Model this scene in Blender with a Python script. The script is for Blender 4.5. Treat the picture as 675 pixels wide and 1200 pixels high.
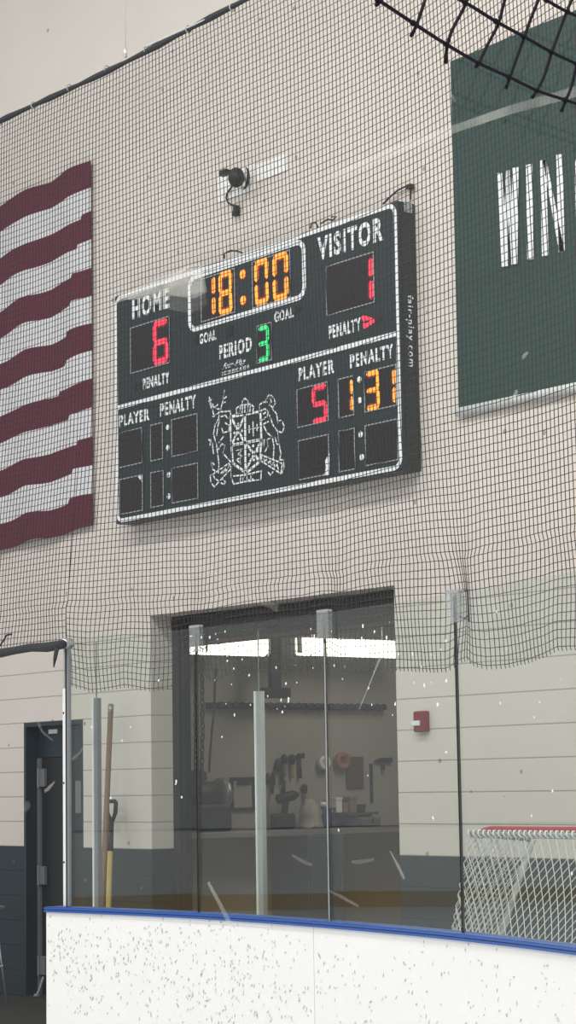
import bpy, math, random
from mathutils import Vector, Matrix
from mathutils.geometry import tessellate_polygon
random.seed(7)
S = bpy.context.scene
COL = S.collection
for o in list(bpy.data.objects):
    bpy.data.objects.remove(o)

# ------------------------------------------------------------------ camera
F = 2550.97
CAM = Vector((9.74, -9.37037, 1.68767))
D = Vector((-0.7851865, 0.60662842, 0.12443519))
R = Vector((0.60970597, 0.79246489, -0.0160632))
U = Vector((0.10835491, -0.06325627, 0.99209771))
cd = bpy.data.cameras.new('camera'); cam = bpy.data.objects.new('camera', cd); COL.objects.link(cam)
cd.sensor_fit = 'VERTICAL'; cd.sensor_height = 24.0; cd.sensor_width = 13.5
cd.lens = F / 1200 * 24.0
cd.clip_start = 0.05; cd.clip_end = 200
cam.matrix_world = Matrix(((R.x, U.x, -D.x, CAM.x), (R.y, U.y, -D.y, CAM.y), (R.z, U.z, -D.z, CAM.z), (0, 0, 0, 1)))
S.camera = cam

# ------------------------------------------------------------------ light
W = bpy.data.worlds.new('rink_air'); S.world = W; W.use_nodes = True
bg = W.node_tree.nodes['Background']
bg.inputs[0].default_value = (0.98, 0.985, 1.0, 1)
bg.inputs[1].default_value = 0.5

def area(name, loc, sx, sy, power, rot=(0, 0, 0), color=(1, 0.985, 0.95)):
    l = bpy.data.lights.new(name, 'AREA'); l.shape = 'RECTANGLE'; l.size = sx; l.size_y = sy
    l.energy = power; l.color = color
    o = bpy.data.objects.new(name, l); COL.objects.link(o); o.location = loc; o.rotation_euler = rot
    return o
for lx, pw in ((-11, 120), (-4, 240), (3, 600), (10, 680)):
    area('rink_lamp', (lx, -6.5, 10.5), 4.0, 1.0, pw)
    area('rink_lamp', (lx, -14.0, 10.5), 4.0, 1.0, pw)

S.view_settings.view_transform = 'Standard'
S.view_settings.look = 'None'
S.view_settings.exposure = 0.0
S.view_settings.gamma = 1.0
S.view_settings.use_curve_mapping = False

# ------------------------------------------------------------------ survey helpers: sight lines meet the real planes of the place
def sight(u, v):
    return D * F + R * (u - 337.5) - U * (v - 600)
def on_y(u, v, y=0.0):
    d = sight(u, v); return CAM + d * ((y - CAM.y) / d.y)
def on_z(u, v, z):
    d = sight(u, v); return CAM + d * ((z - CAM.z) / d.z)
def on_x(u, v, x):
    d = sight(u, v); return CAM + d * ((x - CAM.x) / d.x)

# ------------------------------------------------------------------ materials
def lin(c):
    return tuple(((x / 255) / 12.92 if x / 255 <= 0.04045 else ((x / 255 + 0.055) / 1.055) ** 2.4) for x in c) + (1,)
class NT:
    def __init__(s, m):
        s.t = m.node_tree; s.n = s.t.nodes; s.l = s.t.links
    def node(s, t, **kw):
        n = s.n.new(t)
        for k, v in kw.items(): setattr(n, k, v)
        return n
    def link(s, a, b): s.l.new(a, b)
def mat(name, rgb, rough=0.6, metal=0.0, var=0.06, scale=14.0, bump=0.0, spec=0.4):
    m = bpy.data.materials.new(name); m.use_nodes = True; t = NT(m)
    b = t.n['Principled BSDF']
    b.inputs['Roughness'].default_value = rough; b.inputs['Metallic'].default_value = metal
    b.inputs['Specular IOR Level'].default_value = spec
    tc = t.node('ShaderNodeTexCoord'); nz = t.node('ShaderNodeTexNoise')
    nz.inputs['Scale'].default_value = scale; nz.inputs['Detail'].default_value = 4
    t.link(tc.outputs['Object'], nz.inputs['Vector'])
    c = lin(rgb)
    mx = t.node('ShaderNodeMix', data_type='RGBA')
    mx.inputs[6].default_value = tuple(max(0, x * (1 - var)) for x in c[:3]) + (1,)
    mx.inputs[7].default_value = tuple(min(1, x * (1 + var)) for x in c[:3]) + (1,)
    t.link(nz.outputs[0], mx.inputs[0]); t.link(mx.outputs[2], b.inputs['Base Color'])
    if bump:
        bp = t.node('ShaderNodeBump'); bp.inputs['Strength'].default_value = bump; bp.inputs['Distance'].default_value = 0.01
        t.link(nz.outputs[0], bp.inputs['Height']); t.link(bp.outputs[0], b.inputs['Normal'])
    return m
def emit(name, rgb, strength, base=(30, 10, 8)):
    m = bpy.data.materials.new(name); m.use_nodes = True; b = m.node_tree.nodes['Principled BSDF']
    b.inputs['Base Color'].default_value = lin(base)
    b.inputs['Emission Color'].default_value = lin(rgb); b.inputs['Emission Strength'].default_value = strength
    b.inputs['Roughness'].default_value = 0.5
    return m
def glass_mat(name, tint, refl):
    m = bpy.data.materials.new(name); m.use_nodes = True; t = NT(m); t.n.remove(t.n['Principled BSDF'])
    out = t.n['Material Output']
    tr = t.node('ShaderNodeBsdfTransparent'); tr.inputs[0].default_value = tint + (1,)
    gl = t.node('ShaderNodeBsdfGlossy'); gl.inputs['Roughness'].default_value = 0.0; gl.inputs[0].default_value = (1, 1, 1, 1)
    fr = t.node('ShaderNodeFresnel'); ge = t.node('ShaderNodeNewGeometry'); io = t.node('ShaderNodeMapRange')
    io.inputs['To Min'].default_value = 1.5; io.inputs['To Max'].default_value = 1 / 1.5      # same sheet from either face
    t.link(ge.outputs['Backfacing'], io.inputs['Value']); t.link(io.outputs[0], fr.inputs[0])
    mu = t.node('ShaderNodeMath', operation='MULTIPLY'); mu.inputs[1].default_value = refl
    mx = t.node('ShaderNodeMixShader')
    t.link(fr.outputs[0], mu.inputs[0]); t.link(mu.outputs[0], mx.inputs[0])
    t.link(tr.outputs[0], mx.inputs[1]); t.link(gl.outputs[0], mx.inputs[2]); t.link(mx.outputs[0], out.inputs[0])
    return m
def film_mat(name, rgb, opacity, scale=40.0, contrast=0.6):
    m = bpy.data.materials.new(name); m.use_nodes = True; t = NT(m); t.n.remove(t.n['Principled BSDF'])
    out = t.n['Material Output']
    tr = t.node('ShaderNodeBsdfTransparent'); df = t.node('ShaderNodeBsdfDiffuse'); df.inputs[0].default_value = lin(rgb)
    tl = t.node('ShaderNodeBsdfTranslucent'); tl.inputs[0].default_value = lin(rgb)
    m1 = t.node('ShaderNodeMixShader'); m1.inputs[0].default_value = 0.5
    t.link(df.outputs[0], m1.inputs[1]); t.link(tl.outputs[0], m1.inputs[2])
    tc = t.node('ShaderNodeTexCoord'); nz = t.node('ShaderNodeTexNoise'); nz.inputs['Scale'].default_value = scale
    t.link(tc.outputs['Object'], nz.inputs['Vector'])
    mr = t.node('ShaderNodeMapRange')
    mr.inputs['From Min'].default_value = 0.3; mr.inputs['From Max'].default_value = 0.7
    mr.inputs['To Min'].default_value = opacity * (1 - contrast); mr.inputs['To Max'].default_value = opacity
    t.link(nz.outputs[0], mr.inputs['Value'])
    m2 = t.node('ShaderNodeMixShader'); t.link(mr.outputs[0], m2.inputs[0])
    t.link(tr.outputs[0], m2.inputs[1]); t.link(m1.outputs[0], m2.inputs[2]); t.link(m2.outputs[0], out.inputs[0])
    return m
def block_mat():
    m = bpy.data.materials.new('painted_block'); m.use_nodes = True; t = NT(m); b = t.n['Principled BSDF']
    b.inputs['Roughness'].default_value = 0.55; b.inputs['Specular IOR Level'].default_value = 0.3
    g = t.node('ShaderNodeNewGeometry'); sp = t.node('ShaderNodeSeparateXYZ'); t.link(g.outputs['Position'], sp.inputs[0])
    ax = t.node('ShaderNodeMath', operation='ADD'); t.link(sp.outputs[0], ax.inputs[0]); t.link(sp.outputs[1], ax.inputs[1])
    cb = t.node('ShaderNodeCombineXYZ'); t.link(ax.outputs[0], cb.inputs[0]); t.link(sp.outputs[2], cb.inputs[1])
    # bed joints of the smooth-faced block courses, up to the lintel; plain painted panels above
    md = t.node('ShaderNodeMath', operation='PINGPONG'); md.inputs[1].default_value = 0.1016
    t.link(sp.outputs[2], md.inputs[0])
    jl = t.node('ShaderNodeMapRange'); jl.inputs['From Min'].default_value = 0.0015; jl.inputs['From Max'].default_value = 0.006; jl.inputs['To Min'].default_value = 1; jl.inputs['To Max'].default_value = 0
    t.link(md.outputs[0], jl.inputs['Value'])
    lo_ = t.node('ShaderNodeMath', operation='LESS_THAN'); lo_.inputs[1].default_value = 3.0; t.link(sp.outputs[2], lo_.inputs[0])
    br = t.node('ShaderNodeMath', operation='MULTIPLY'); t.link(jl.outputs[0], br.inputs[0]); t.link(lo_.outputs[0], br.inputs[1])
    jc = t.node('ShaderNodeMix', data_type='RGBA'); jc.inputs[6].default_value = (1, 1, 1, 1); jc.inputs[7].default_value = (0.55, 0.53, 0.5, 1); t.link(br.outputs[0], jc.inputs[0])
    nz = t.node('ShaderNodeTexNoise'); nz.inputs['Scale'].default_value = 1.6; nz.inputs['Detail'].default_value = 6
    t.link(g.outputs['Position'], nz.inputs['Vector'])
    cr = t.node('ShaderNodeMix', data_type='RGBA'); cr.inputs[6].default_value = lin((214, 205, 197)); cr.inputs[7].default_value = lin((223, 214, 206))
    t.link(nz.outputs[0], cr.inputs[0])
    dk = t.node('ShaderNodeMix', data_type='RGBA'); dk.inputs[6].default_value = lin((32, 47, 54)); dk.inputs[7].default_value = lin((40, 55, 62))
    t.link(nz.outputs[0], dk.inputs[0])
    gt = t.node('ShaderNodeMath', operation='GREATER_THAN'); gt.inputs[1].default_value = 1.2192; t.link(sp.outputs[2], gt.inputs[0])
    mx = t.node('ShaderNodeMix', data_type='RGBA'); t.link(gt.outputs[0], mx.inputs[0]); t.link(dk.outputs[2], mx.inputs[6]); t.link(cr.outputs[2], mx.inputs[7])
    ml = t.node('ShaderNodeMix', data_type='RGBA', blend_type='MULTIPLY'); ml.inputs[0].default_value = 1
    t.link(mx.outputs[2], ml.inputs[6]); t.link(jc.outputs[2], ml.inputs[7])
    vo = t.node('ShaderNodeTexVoronoi'); vo.inputs['Scale'].default_value = 4.2; t.link(g.outputs['Position'], vo.inputs['Vector'])
    lt = t.node('ShaderNodeMath', operation='LESS_THAN'); lt.inputs[1].default_value = 0.07; t.link(vo.outputs['Distance'], lt.inputs[0])
    ch = t.node('ShaderNodeMix', data_type='RGBA'); ch.inputs[7].default_value = lin((120, 112, 102)); t.link(ml.outputs[2], ch.inputs[6])
    hf = t.node('ShaderNodeMath', operation='MULTIPLY'); hf.inputs[1].default_value = 0.7; t.link(lt.outputs[0], hf.inputs[0]); t.link(hf.outputs[0], ch.inputs[0])
    t.link(ch.outputs[2], b.inputs['Base Color'])
    bp = t.node('ShaderNodeBump'); bp.inputs['Strength'].default_value = 0.35; bp.inputs['Distance'].default_value = 0.006; bp.invert = True
    t.link(br.outputs[0], bp.inputs['Height']); t.link(bp.outputs[0], b.inputs['Normal'])
    return m

M = dict(
    block=block_mat(),
    rubber=mat('rubber_floor', (44, 42, 40), 0.8, bump=0.2, scale=60),
    ice=mat('ice', (226, 232, 236), 0.25, scale=2),
    hdpe=mat('white_board_plastic', (224, 221, 219), 0.4, scale=3, var=0.03),
    cap=mat('blue_cap_plastic', (28, 76, 150), 0.35, var=0.08),
    scuff=mat('puck_scuff', (166, 163, 162), 0.8, var=0.35, scale=25),
    seam=mat('board_seam', (205, 203, 200), 0.8),
    yellow=mat('yellow_kickplate', (190, 150, 40), 0.5),
    alu=mat('aluminium', (190, 194, 196), 0.35, 0.85),
    alupaint=mat('white_aluminium', (222, 222, 220), 0.4, 0.1),
    gasket=mat('dark_gasket', (10, 11, 12), 0.9, spec=0.1),
    clip=film_mat('clear_clip_plastic', (200, 204, 206), 0.3, 30, 0.3),
    nettwine=mat('net_twine', (50, 46, 44), 0.9, spec=0.1),
    twine=mat('black_twine', (30, 27, 32), 0.9, spec=0.1),
    rope=mat('black_rope', (40, 40, 44), 0.9, bump=0.6, scale=120),
    wire=mat('bright_wire', (205, 205, 204), 0.35, 0.6),
    green=mat('scoreboard_green', (24, 43, 47), 0.45, var=0.05, scale=5),
    side=mat('scoreboard_side', (34, 40, 43), 0.5),
    vinyl=mat('white_vinyl', (232, 234, 236), 0.5, var=0.03),
    dimvinyl=mat('grey_vinyl', (150, 154, 156), 0.5),
    panel=mat('dark_display', (20, 19, 26), 0.35, var=0.12, scale=9),
    dimled=mat('unlit_led', (40, 26, 30), 0.5),
    red=emit('red_led', (255, 56, 84), 1.8), orange=emit('orange_led', (255, 152, 50), 2.1), greenled=emit('green_led', (44, 235, 138), 1.4),
    halo_r=emit('red_led_rim', (200, 18, 40), 0.6), halo_o=emit('orange_led_rim', (214, 74, 12), 0.55), halo_g=emit('green_led_rim', (10, 120, 62), 0.5),
    banner=mat('banner_green', (36, 66, 62), 0.75, var=0.1, scale=2.2),
    hem=mat('banner_hem', (222, 224, 222), 0.7),
    flagred=mat('flag_maroon', (90, 24, 48), 0.8, var=0.12, scale=3),
    flagwhite=mat('flag_white', (214, 212, 216), 0.8, var=0.03, scale=3),
    flagblue=mat('flag_blue', (34, 42, 88), 0.8),
    black=mat('black_plastic', (26, 26, 28), 0.45),
    steel=mat('dark_steel', (42, 46, 50), 0.45, 0.3),
    plate=mat('white_plate', (240, 238, 234), 0.6, var=0.02),
    doorgreen=mat('door_dark_green', (16, 22, 28), 0.45, var=0.1, scale=4),
    doorframe=mat('door_frame_teal', (20, 42, 50), 0.45, var=0.08, scale=4),
    hinge=mat('dull_metal', (122, 124, 128), 0.45, 0.3),
    alarm=mat('alarm_red', (128, 20, 32), 0.4),
    wood=mat('ash_wood', (128, 100, 80), 0.6, var=0.2, scale=8),
    yellowshaft=mat('yellow_fibreglass', (205, 184, 110), 0.5),
    roomwall=mat('workshop_wall', (172, 162, 152), 0.7, scale=3, var=0.08),
    roomceil=mat('workshop_ceiling', (96, 94, 92), 0.8),
    roomfloor=mat('workshop_floor', (66, 64, 62), 0.7),
    tube=emit('fluorescent_tube', (255, 248, 228), 5.0, (240, 240, 235)),
    fixture=mat('fixture_white', (215, 213, 206), 0.5),
    bench=mat('bench_top', (126, 116, 104), 0.6),
    cabinet=mat('blue_grey_cabinet', (70, 80, 94), 0.5),
    brown=mat('brown_board', (88, 66, 56), 0.7, var=0.1),
    tan=mat('tan_card', (150, 124, 98), 0.7),
    toolgrip=mat('tool_black', (30, 31, 34), 0.5),
    toolmetal=mat('tool_steel', (150, 150, 152), 0.35, 0.7),
    blueplastic=mat('blue_plastic', (40, 58, 110), 0.5),
    orangeplastic=mat('orange_plastic', (165, 100, 68), 0.5),
    goalred=mat('goal_red', (176, 40, 52), 0.4),
    goalwhite=mat('goal_white', (176, 178, 178), 0.5),
    lace=mat('white_lacing', (232, 232, 230), 0.8),
    goalnet=mat('white_goal_twine', (206, 208, 206), 0.8),
    rinkglass=glass_mat('rink_glass', (0.945, 0.975, 0.95), 0.78),
    nearglass=glass_mat('spectator_glass', (0.985, 0.99, 0.985), 0.3),
    smear_glare=film_mat('smear_glare_film', (240, 236, 228), 0.27, 16, 0.6),  # film for real smears and for the painted glare over HOME
    smear_glare_faint=film_mat('faint_smear_glare', (214, 206, 196), 0.16, 10, 0.7),
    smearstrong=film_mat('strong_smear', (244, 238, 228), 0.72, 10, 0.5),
    speck=mat('white_speck', (225, 225, 222), 0.7),
)

# ------------------------------------------------------------------ mesh builder
class MB:
    def __init__(s): s.v = []; s.f = []; s.mi = []; s.cur = 0
    def add(s, vs, fs):
        b = len(s.v); s.v += [tuple(x) for x in vs]
        s.f += [tuple(b + i for i in f) for f in fs]; s.mi += [s.cur] * len(fs); return s
    def box(s, lo, hi, bev=0.0):
        x0, y0, z0 = lo; x1, y1, z1 = hi
        return s.obox(Vector(((x0 + x1) / 2, (y0 + y1) / 2, (z0 + z1) / 2)), (1, 0, 0), (0, 1, 0), (0, 0, 1), (x1 - x0) / 2, (y1 - y0) / 2, (z1 - z0) / 2, bev)
    def obox(s, c, ax, ay, az, hx, hy, hz, bev=0.0):
        c = Vector(c); ax = Vector(ax) ; ay = Vector(ay); az = Vector(az)
        if bev <= 0:
            vs = [c + ax * (i * hx) + ay * (j * hy) + az * (k * hz) for k in (-1, 1) for j in (-1, 1) for i in (-1, 1)]
            return s.add(vs, [(0, 2, 3, 1), (4, 5, 7, 6), (0, 1, 5, 4), (2, 6, 7, 3), (0, 4, 6, 2), (1, 3, 7, 5)])
        poly = []
        for (sx, sy) in ((1, 1), (-1, 1), (-1, -1), (1, -1)):
            q = [(sx * hx, sy * (hy - bev)), (sx * (hx - bev * 0.3), sy * (hy - bev * 0.3)), (sx * (hx - bev), sy * hy)]
            if sx * sy < 0: q.reverse()
            poly += q
        n = len(poly); rings = []
        for (k, sh) in ((-hz, bev), (-hz + bev, 0), (hz - bev, 0), (hz, bev)):
            fx = (hx - sh) / hx; fy = (hy - sh) / hy
            rings.append([c + ax * (px * fx) + ay * (py * fy) + az * k for px, py in poly])
        vs = [q for r in rings for q in r]; fs = []
        for r in range(3):
            for i in range(n):
                j = (i + 1) % n; fs.append((r * n + i, r * n + j, (r + 1) * n + j, (r + 1) * n + i))
        fs.append(tuple(range(n))[::-1]); fs.append(tuple(range(3 * n, 4 * n)))
        return s.add(vs, fs)
    def tube(s, pts, r, seg=8, closed=False, caps=True):
        pts = [Vector(p) for p in pts]; n = len(pts); rad = r if isinstance(r, (list, tuple)) else [r] * n
        vs = []; prev = None
        for i, p in enumerate(pts):
            if closed: t = pts[(i + 1) % n] - pts[i - 1]
            else: t = pts[min(i + 1, n - 1)] - pts[max(i - 1, 0)]
            if t.length < 1e-9: t = Vector((0, 0, 1))
            t.normalize()
            if prev is None:
                a = Vector((0, 0, 1)) if abs(t.z) < 0.9 else Vector((1, 0, 0))
                x = t.cross(a).normalized()
            else:
                x = prev - t * prev.dot(t)
                x = x.normalized() if x.length > 1e-6 else t.cross(Vector((0, 0, 1))).normalized()
            prev = x; y = t.cross(x)
            for k in range(seg):
                an = 2 * math.pi * (k + 0.5) / seg
                vs.append(p + (x * math.cos(an) + y * math.sin(an)) * rad[i])
        fs = []
        for i in range(n if closed else n - 1):
            for k in range(seg):
                k2 = (k + 1) % seg; i2 = (i + 1) % n
                fs.append((i * seg + k, i * seg + k2, i2 * seg + k2, i2 * seg + k))
        if caps and not closed:
            fs.append(tuple(range(seg))[::-1]); fs.append(tuple((n - 1) * seg + k for k in range(seg)))
        return s.add(vs, fs)
    def lathe(s, c, axis, prof, seg=20):
        c = Vector(c); t = Vector(axis).normalized(); a = Vector((0, 0, 1)) if abs(t.z) < 0.9 else Vector((1, 0, 0))
        x = t.cross(a).normalized(); y = t.cross(x); n = len(prof); vs = []
        for (r, h) in prof:
            for k in range(seg):
                an = 2 * math.pi * k / seg; vs.append(c + t * h + (x * math.cos(an) + y * math.sin(an)) * max(r, 1e-4))
        fs = [(i * seg + k, i * seg + (k + 1) % seg, (i + 1) * seg + (k + 1) % seg, (i + 1) * seg + k) for i in range(n - 1) for k in range(seg)]
        fs.append(tuple(range(seg))[::-1]); fs.append(tuple((n - 1) * seg + k for k in range(seg)))
        return s.add(vs, fs)
    def prism(s, poly, nrm, th):
        """closed solid: polygon (3D points, planar) pushed by th along nrm"""
        poly = [Vector(p) for p in poly]; n = len(poly); off = Vector(nrm) * th
        tris = tessellate_polygon([poly])
        vs = poly + [p + off for p in poly]; fs = []
        for t in tris:
            fs.append(tuple(t)); fs.append(tuple(n + i for i in reversed(t)))
        for i in range(n):
            j = (i + 1) % n; fs.append((i, j, n + j, n + i))
        return s.add(vs, fs)
    def build(s, name, m, parent=None, smooth=False, base=None):
        me = bpy.data.meshes.new(name)
        if parent is not None:
            rt = parent
            off = Vector((0, 0, 0))
            while rt is not None: off = off + Vector(rt.location); rt = rt.parent
        elif base is not None: off = Vector(base)
        else:
            xs = [v[0] for v in s.v]; ys = [v[1] for v in s.v]; zs = [v[2] for v in s.v]
            off = Vector(((min(xs) + max(xs)) / 2, (min(ys) + max(ys)) / 2, min(zs)))
        me.from_pydata([(v[0] - off.x, v[1] - off.y, v[2] - off.z) for v in s.v], [], s.f)
        ms = m if isinstance(m, (list, tuple)) else [m]
        for q in ms: me.materials.append(q)
        if len(ms) > 1: me.polygons.foreach_set('material_index', s.mi)
        if smooth: me.polygons.foreach_set('use_smooth', [True] * len(s.f))
        me.validate(); me.update()
        import bmesh
        b = bmesh.new(); b.from_mesh(me); bmesh.ops.recalc_face_normals(b, faces=b.faces); b.to_mesh(me); b.free()
        o = bpy.data.objects.new(name, me); COL.objects.link(o)
        if parent is not None: o.parent = parent
        else: o.location = off
        return o
def tag(o, label=None, cat=None, group=None, kind=None):
    if label: o['label'] = label
    if cat: o['category'] = cat
    if group: o['group'] = group
    if kind: o['kind'] = kind
    return o
def thing(name, loc, label, cat, group=None):
    o = bpy.data.objects.new(name, None); o.empty_display_size = 0.1; COL.objects.link(o); o.location = loc
    return tag(o, label, cat, group)
def struct(name, mb, m, label=None):
    o = mb.build(name, m); o['kind'] = 'structure'
    if label: o['label'] = label
    return o

_fonts = {}
def text_shape(s, offset, extr):
    cu = bpy.data.curves.new('t', 'FONT'); cu.body = s; cu.size = 1.0; cu.offset = offset; cu.extrude = 0.5; cu.resolution_u = 4; cu.space_character = 1.2
    ob = bpy.data.objects.new('t', cu); COL.objects.link(ob)
    dg = bpy.context.evaluated_depsgraph_get(); dg.update()
    me = bpy.data.meshes.new_from_object(ob.evaluated_get(dg))
    vs = [tuple(v.co) for v in me.vertices]; fs = [tuple(p.vertices) for p in me.polygons]
    bpy.data.objects.remove(ob); bpy.data.curves.remove(cu); bpy.data.meshes.remove(me)
    return vs, fs
def text_into(mb, s, fn, nrm, th, offset=0.035, shear=0.0):
    """fit the word's own box to fn(a, b), a and b in 0..1"""
    vs, fs = text_shape(s, offset, th)
    x0 = min(v[0] for v in vs); x1 = max(v[0] for v in vs); y0 = min(v[1] for v in vs); y1 = max(v[1] for v in vs)
    out = []
    for v in vs:
        a = (v[0] - x0) / (x1 - x0); b = (v[1] - y0) / (y1 - y0)
        out.append(fn(a + shear * (b - 0.5), b) + Vector(nrm) * (th * (v[2] + 0.5)))
    mb.add(out, fs)

# =================================================================== SETTING
OL, OR, OT = -4.14483, -1.24954, 2.99425          # workshop opening
DL, DR, DT = -6.035, -5.115, 2.2365               # door opening
WT = 0.2
XL, XR, ZT = -12.0, 9.0, 9.6
b = MB()
def slab(x0, x1, z0, z1): b.box((x0, 0, z0), (x1, WT, z1))
slab(XL, DL, 0, DT); slab(DR, OL, 0, DT); slab(XL, OL, DT, OT); slab(OR, XR, 0, OT); slab(XL, XR, OT, ZT)
# (the blocks between door head and lintel belong to the same courses)
struct('wall_back', b, M['block'])
b = MB().box((-12, -2.42, -0.2), (9, 0.0, 0.0)); struct('floor', b, M['rubber'])
b = MB().box((-32, -34, -0.25), (14, -2.42, -0.05)); struct('floor_ice', b, M['ice'])
# workshop shell behind the opening
b = MB().box((-5.4, WT, 0), (-5.2, 5.4, 3.5)); struct('wall_workshop_left', b, M['roomwall'])
b = MB().box((-5.4, 5.4, 0), (-0.4, 5.6, 3.5)); struct('wall_workshop_back', b, M['roomwall'])
b = MB().box((-0.6, WT, 0), (-0.4, 5.4, 3.5)); struct('wall_workshop_right', b, M['roomwall'])
b = MB().box((-5.4, WT, 3.5), (-0.4, 5.6, 3.6)); struct('ceiling_workshop', b, M['roomceil'])
b = MB().box((-5.4, 0.0, -0.2), (-0.4, 5.6, 0.0)); struct('floor_workshop', b, M['roomfloor'])
# closet behind the door (just a dark back)
# ---- door_1
b = MB()
b.box((DL, 0.0, 0), (DL + 0.035, 0.19, DT)); b.box((DR - 0.035, 0.0, 0), (DR, 0.19, DT)); b.box((DL + 0.035, 0.0, DT - 0.035), (DR - 0.035, 0.19, DT))
dr = struct('door_1', b, M['doorframe'])
MB().box((DL + 0.035, 0.13, 0.01), (DR - 0.035, 0.175, DT - 0.29), 0.004).build('door_leaf', M['doorgreen'], dr)
MB().box((DL + 0.035, 0.12, DT - 0.29), (DR - 0.035, 0.18, DT - 0.035), 0.004).build('transom_panel', M['doorframe'], dr)
b = MB().box((DL + 0.036, 0.106, 0.01), (DL + 0.075, 0.129, DT - 0.295)); tag(b.build('door_stop', M['hinge'], dr), 'grey metal edge strip')
for (zz) in (0.25, 0.98, 1.78):
    hb = MB().box((DL + 0.076, 0.095, zz - 0.075), (DL + 0.16, 0.128, zz + 0.075), 0.004); hb.tube([(DL + 0.08, 0.09, zz - 0.08), (DL + 0.08, 0.09, zz + 0.08)], 0.012, 8)
    tag(hb.build('hinge', M['hinge'], dr), 'grey hinge plate')
p0 = on_y(89, 915, 0.12); p1 = on_y(97, 953, 0.12)
tag(MB().box((p0.x, 0.112, p1.z), (DR - 0.04, 0.129, p0.z), 0.003).build('push_plate', M['hinge'], dr), 'pale grey push plate')
c0 = on_y(57, 855, 0.11); c1 = on_y(67, 858, 0.11)
tag(MB().box((c0.x, 0.108, c1.z - 0.01), (c1.x, 0.119, c0.z)).build('door_sign', M['plate'], dr), 'small white sign plate')
MB().box((DL + 0.036, 0.0, 0.0), (DR - 0.036, 0.3, 0.012)).build('threshold', M['rubber'], dr)
kb = MB().tube([(DL + 0.14, 0.1, 0.16), (DL + 0.15, 0.05, 0.05), (DL + 0.15, 0.03, 0.02)], 0.012, 8); kb.lathe((DL + 0.15, 0.03, 0.001), (0, 0, 1), [(0.025, 0), (0.03, 0.015), (0.02, 0.03)])
kb.build('door_stay', M['hinge'], dr)
# steel lining of the workshop opening
b = MB().box((OL - 0.02, WT, 0), (OL + 0.09, WT + 0.1, OT)); b.box((OL + 0.09, WT + 0.02, 0), (OL + 0.13, WT + 0.08, OT))

# ---- rolling door above the opening
rd = thing('rolling_door', ((OL + OR) / 2, WT + 0.2, 0), 'dark rolled-up steel door across the top of the wide workshop opening', 'door')
b.build('guide_track', M['steel'], rd)
b = MB().box((OR - 0.01, WT, 0), (OR + 0.1, WT + 0.1, OT)); b.build('guide_track', M['steel'], rd)
prof = []
b = MB()
pts = [(OL - 0.02, WT + 0.27, OT + 0.03), (OR + 0.05, WT + 0.27, OT + 0.03)]
b.tube(pts, 0.16, 24); b.build('curtain_coil', M['steel'], rd, True)
b = MB()
for k in range(4):
    z = OT - 0.2 + k * 0.05; b.box((OL + 0.05, WT + 0.085, z), (OR, WT + 0.1, z + 0.045), 0.004)
b.build('curtain_slats', M['steel'], rd)
b = MB().box((OL + 0.05, WT + 0.07, OT - 0.235), (OR, WT + 0.12, OT - 0.2), 0.004); tag(b.build('bottom_bar', M['brown'], rd), 'brown bottom bar')

# =================================================================== SCOREBOARD
SX, SW, SZ, SH = -4.37067, 3.42905, 3.71840, 1.80956
SD = 0.16
def face(u, v, out=0.0): return on_y(u, v, -SD - out)
sb = thing('scoreboard', (SX + SW / 2, 0, SZ), 'dark green electronic scoreboard with lit red, orange and green digits on the wall', 'scoreboard')
b = MB().obox((SX + SW / 2, -SD / 2, SZ + SH / 2), (1, 0, 0), (0, 1, 0), (0, 0, 1), SW / 2, SD / 2, SH / 2, 0.008)
b.build('cabinet', M['green'], sb)
b = MB().box((SX + SW, -SD + 0.03, SZ + 0.02), (SX + SW + 0.003, -0.012, SZ + SH - 0.02)); b.build('side_panel', M['side'], sb)
NF = (0, -1, 0)
def rrect(x0, x1, z0, z1, r, n=6):
    out = []
    for (cx, cz, a0) in ((x1 - r, z1 - r, 0), (x0 + r, z1 - r, 90), (x0 + r, z0 + r, 180), (x1 - r, z0 + r, 270)):
        for k in range(n + 1):
            a = math.radians(a0 + 90 * k / n); out.append((cx + r * math.cos(a), cz + r * math.sin(a)))
    return out
def ring(mb, outer, inner, y, th):
    n = len(outer)
    vs = [Vector((x, y, z)) for x, z in outer] + [Vector((x, y, z)) for x, z in inner] + [Vector((x, y - th, z)) for x, z in outer] + [Vector((x, y - th, z)) for x, z in inner]
    fs = []
    for i in range(n):
        j = (i + 1) % n
        fs += [(2 * n + i, 2 * n + j, 3 * n + j, 3 * n + i), (i, j, n + j, n + i), (i, 2 * n + i, 2 * n + j, j), (n + i, n + j, 3 * n + j, 3 * n + i)]
    mb.add(vs, fs)
bw = 0.031
b = MB(); m_ = 0.007
ring(b, rrect(SX + m_, SX + SW - m_, SZ + m_, SZ + SH - m_, 0.085), rrect(SX + m_ + bw, SX + SW - m_ - bw, SZ + m_ + bw, SZ + SH - m_ - bw, 0.05), -SD, 0.003)
tag(b.build('border_stripe', M['vinyl'], sb), 'white outline stripe')
dz = (face(137, 478, 0).z + face(465, 391, 0).z) / 2
b = MB().box((SX + m_ + bw, -SD - 0.003, dz - 0.016), (SX + SW - m_ - bw, -SD, dz + 0.016)); tag(b.build('divider_stripe', M['vinyl'], sb), 'white divider stripe')
def quadrect(tl, tr, br, bl):
    P = [face(*q) for q in (tl, tr, br, bl)]
    return (P[0].x + P[3].x) / 2, (P[1].x + P[2].x) / 2, (P[2].z + P[3].z) / 2, (P[0].z + P[1].z) / 2   # x0 x1 z0 z1
x0, x1, z0, z1 = quadrect((220.5, 322), (357.8, 281), (359, 350), (221, 390.5))
b = MB(); ring(b, rrect(x0, x1, z0, z1, 0.09), rrect(x0 + 0.036, x1 - 0.036, z0 + 0.036, z1 - 0.036, 0.06), -SD, 0.004)
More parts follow.
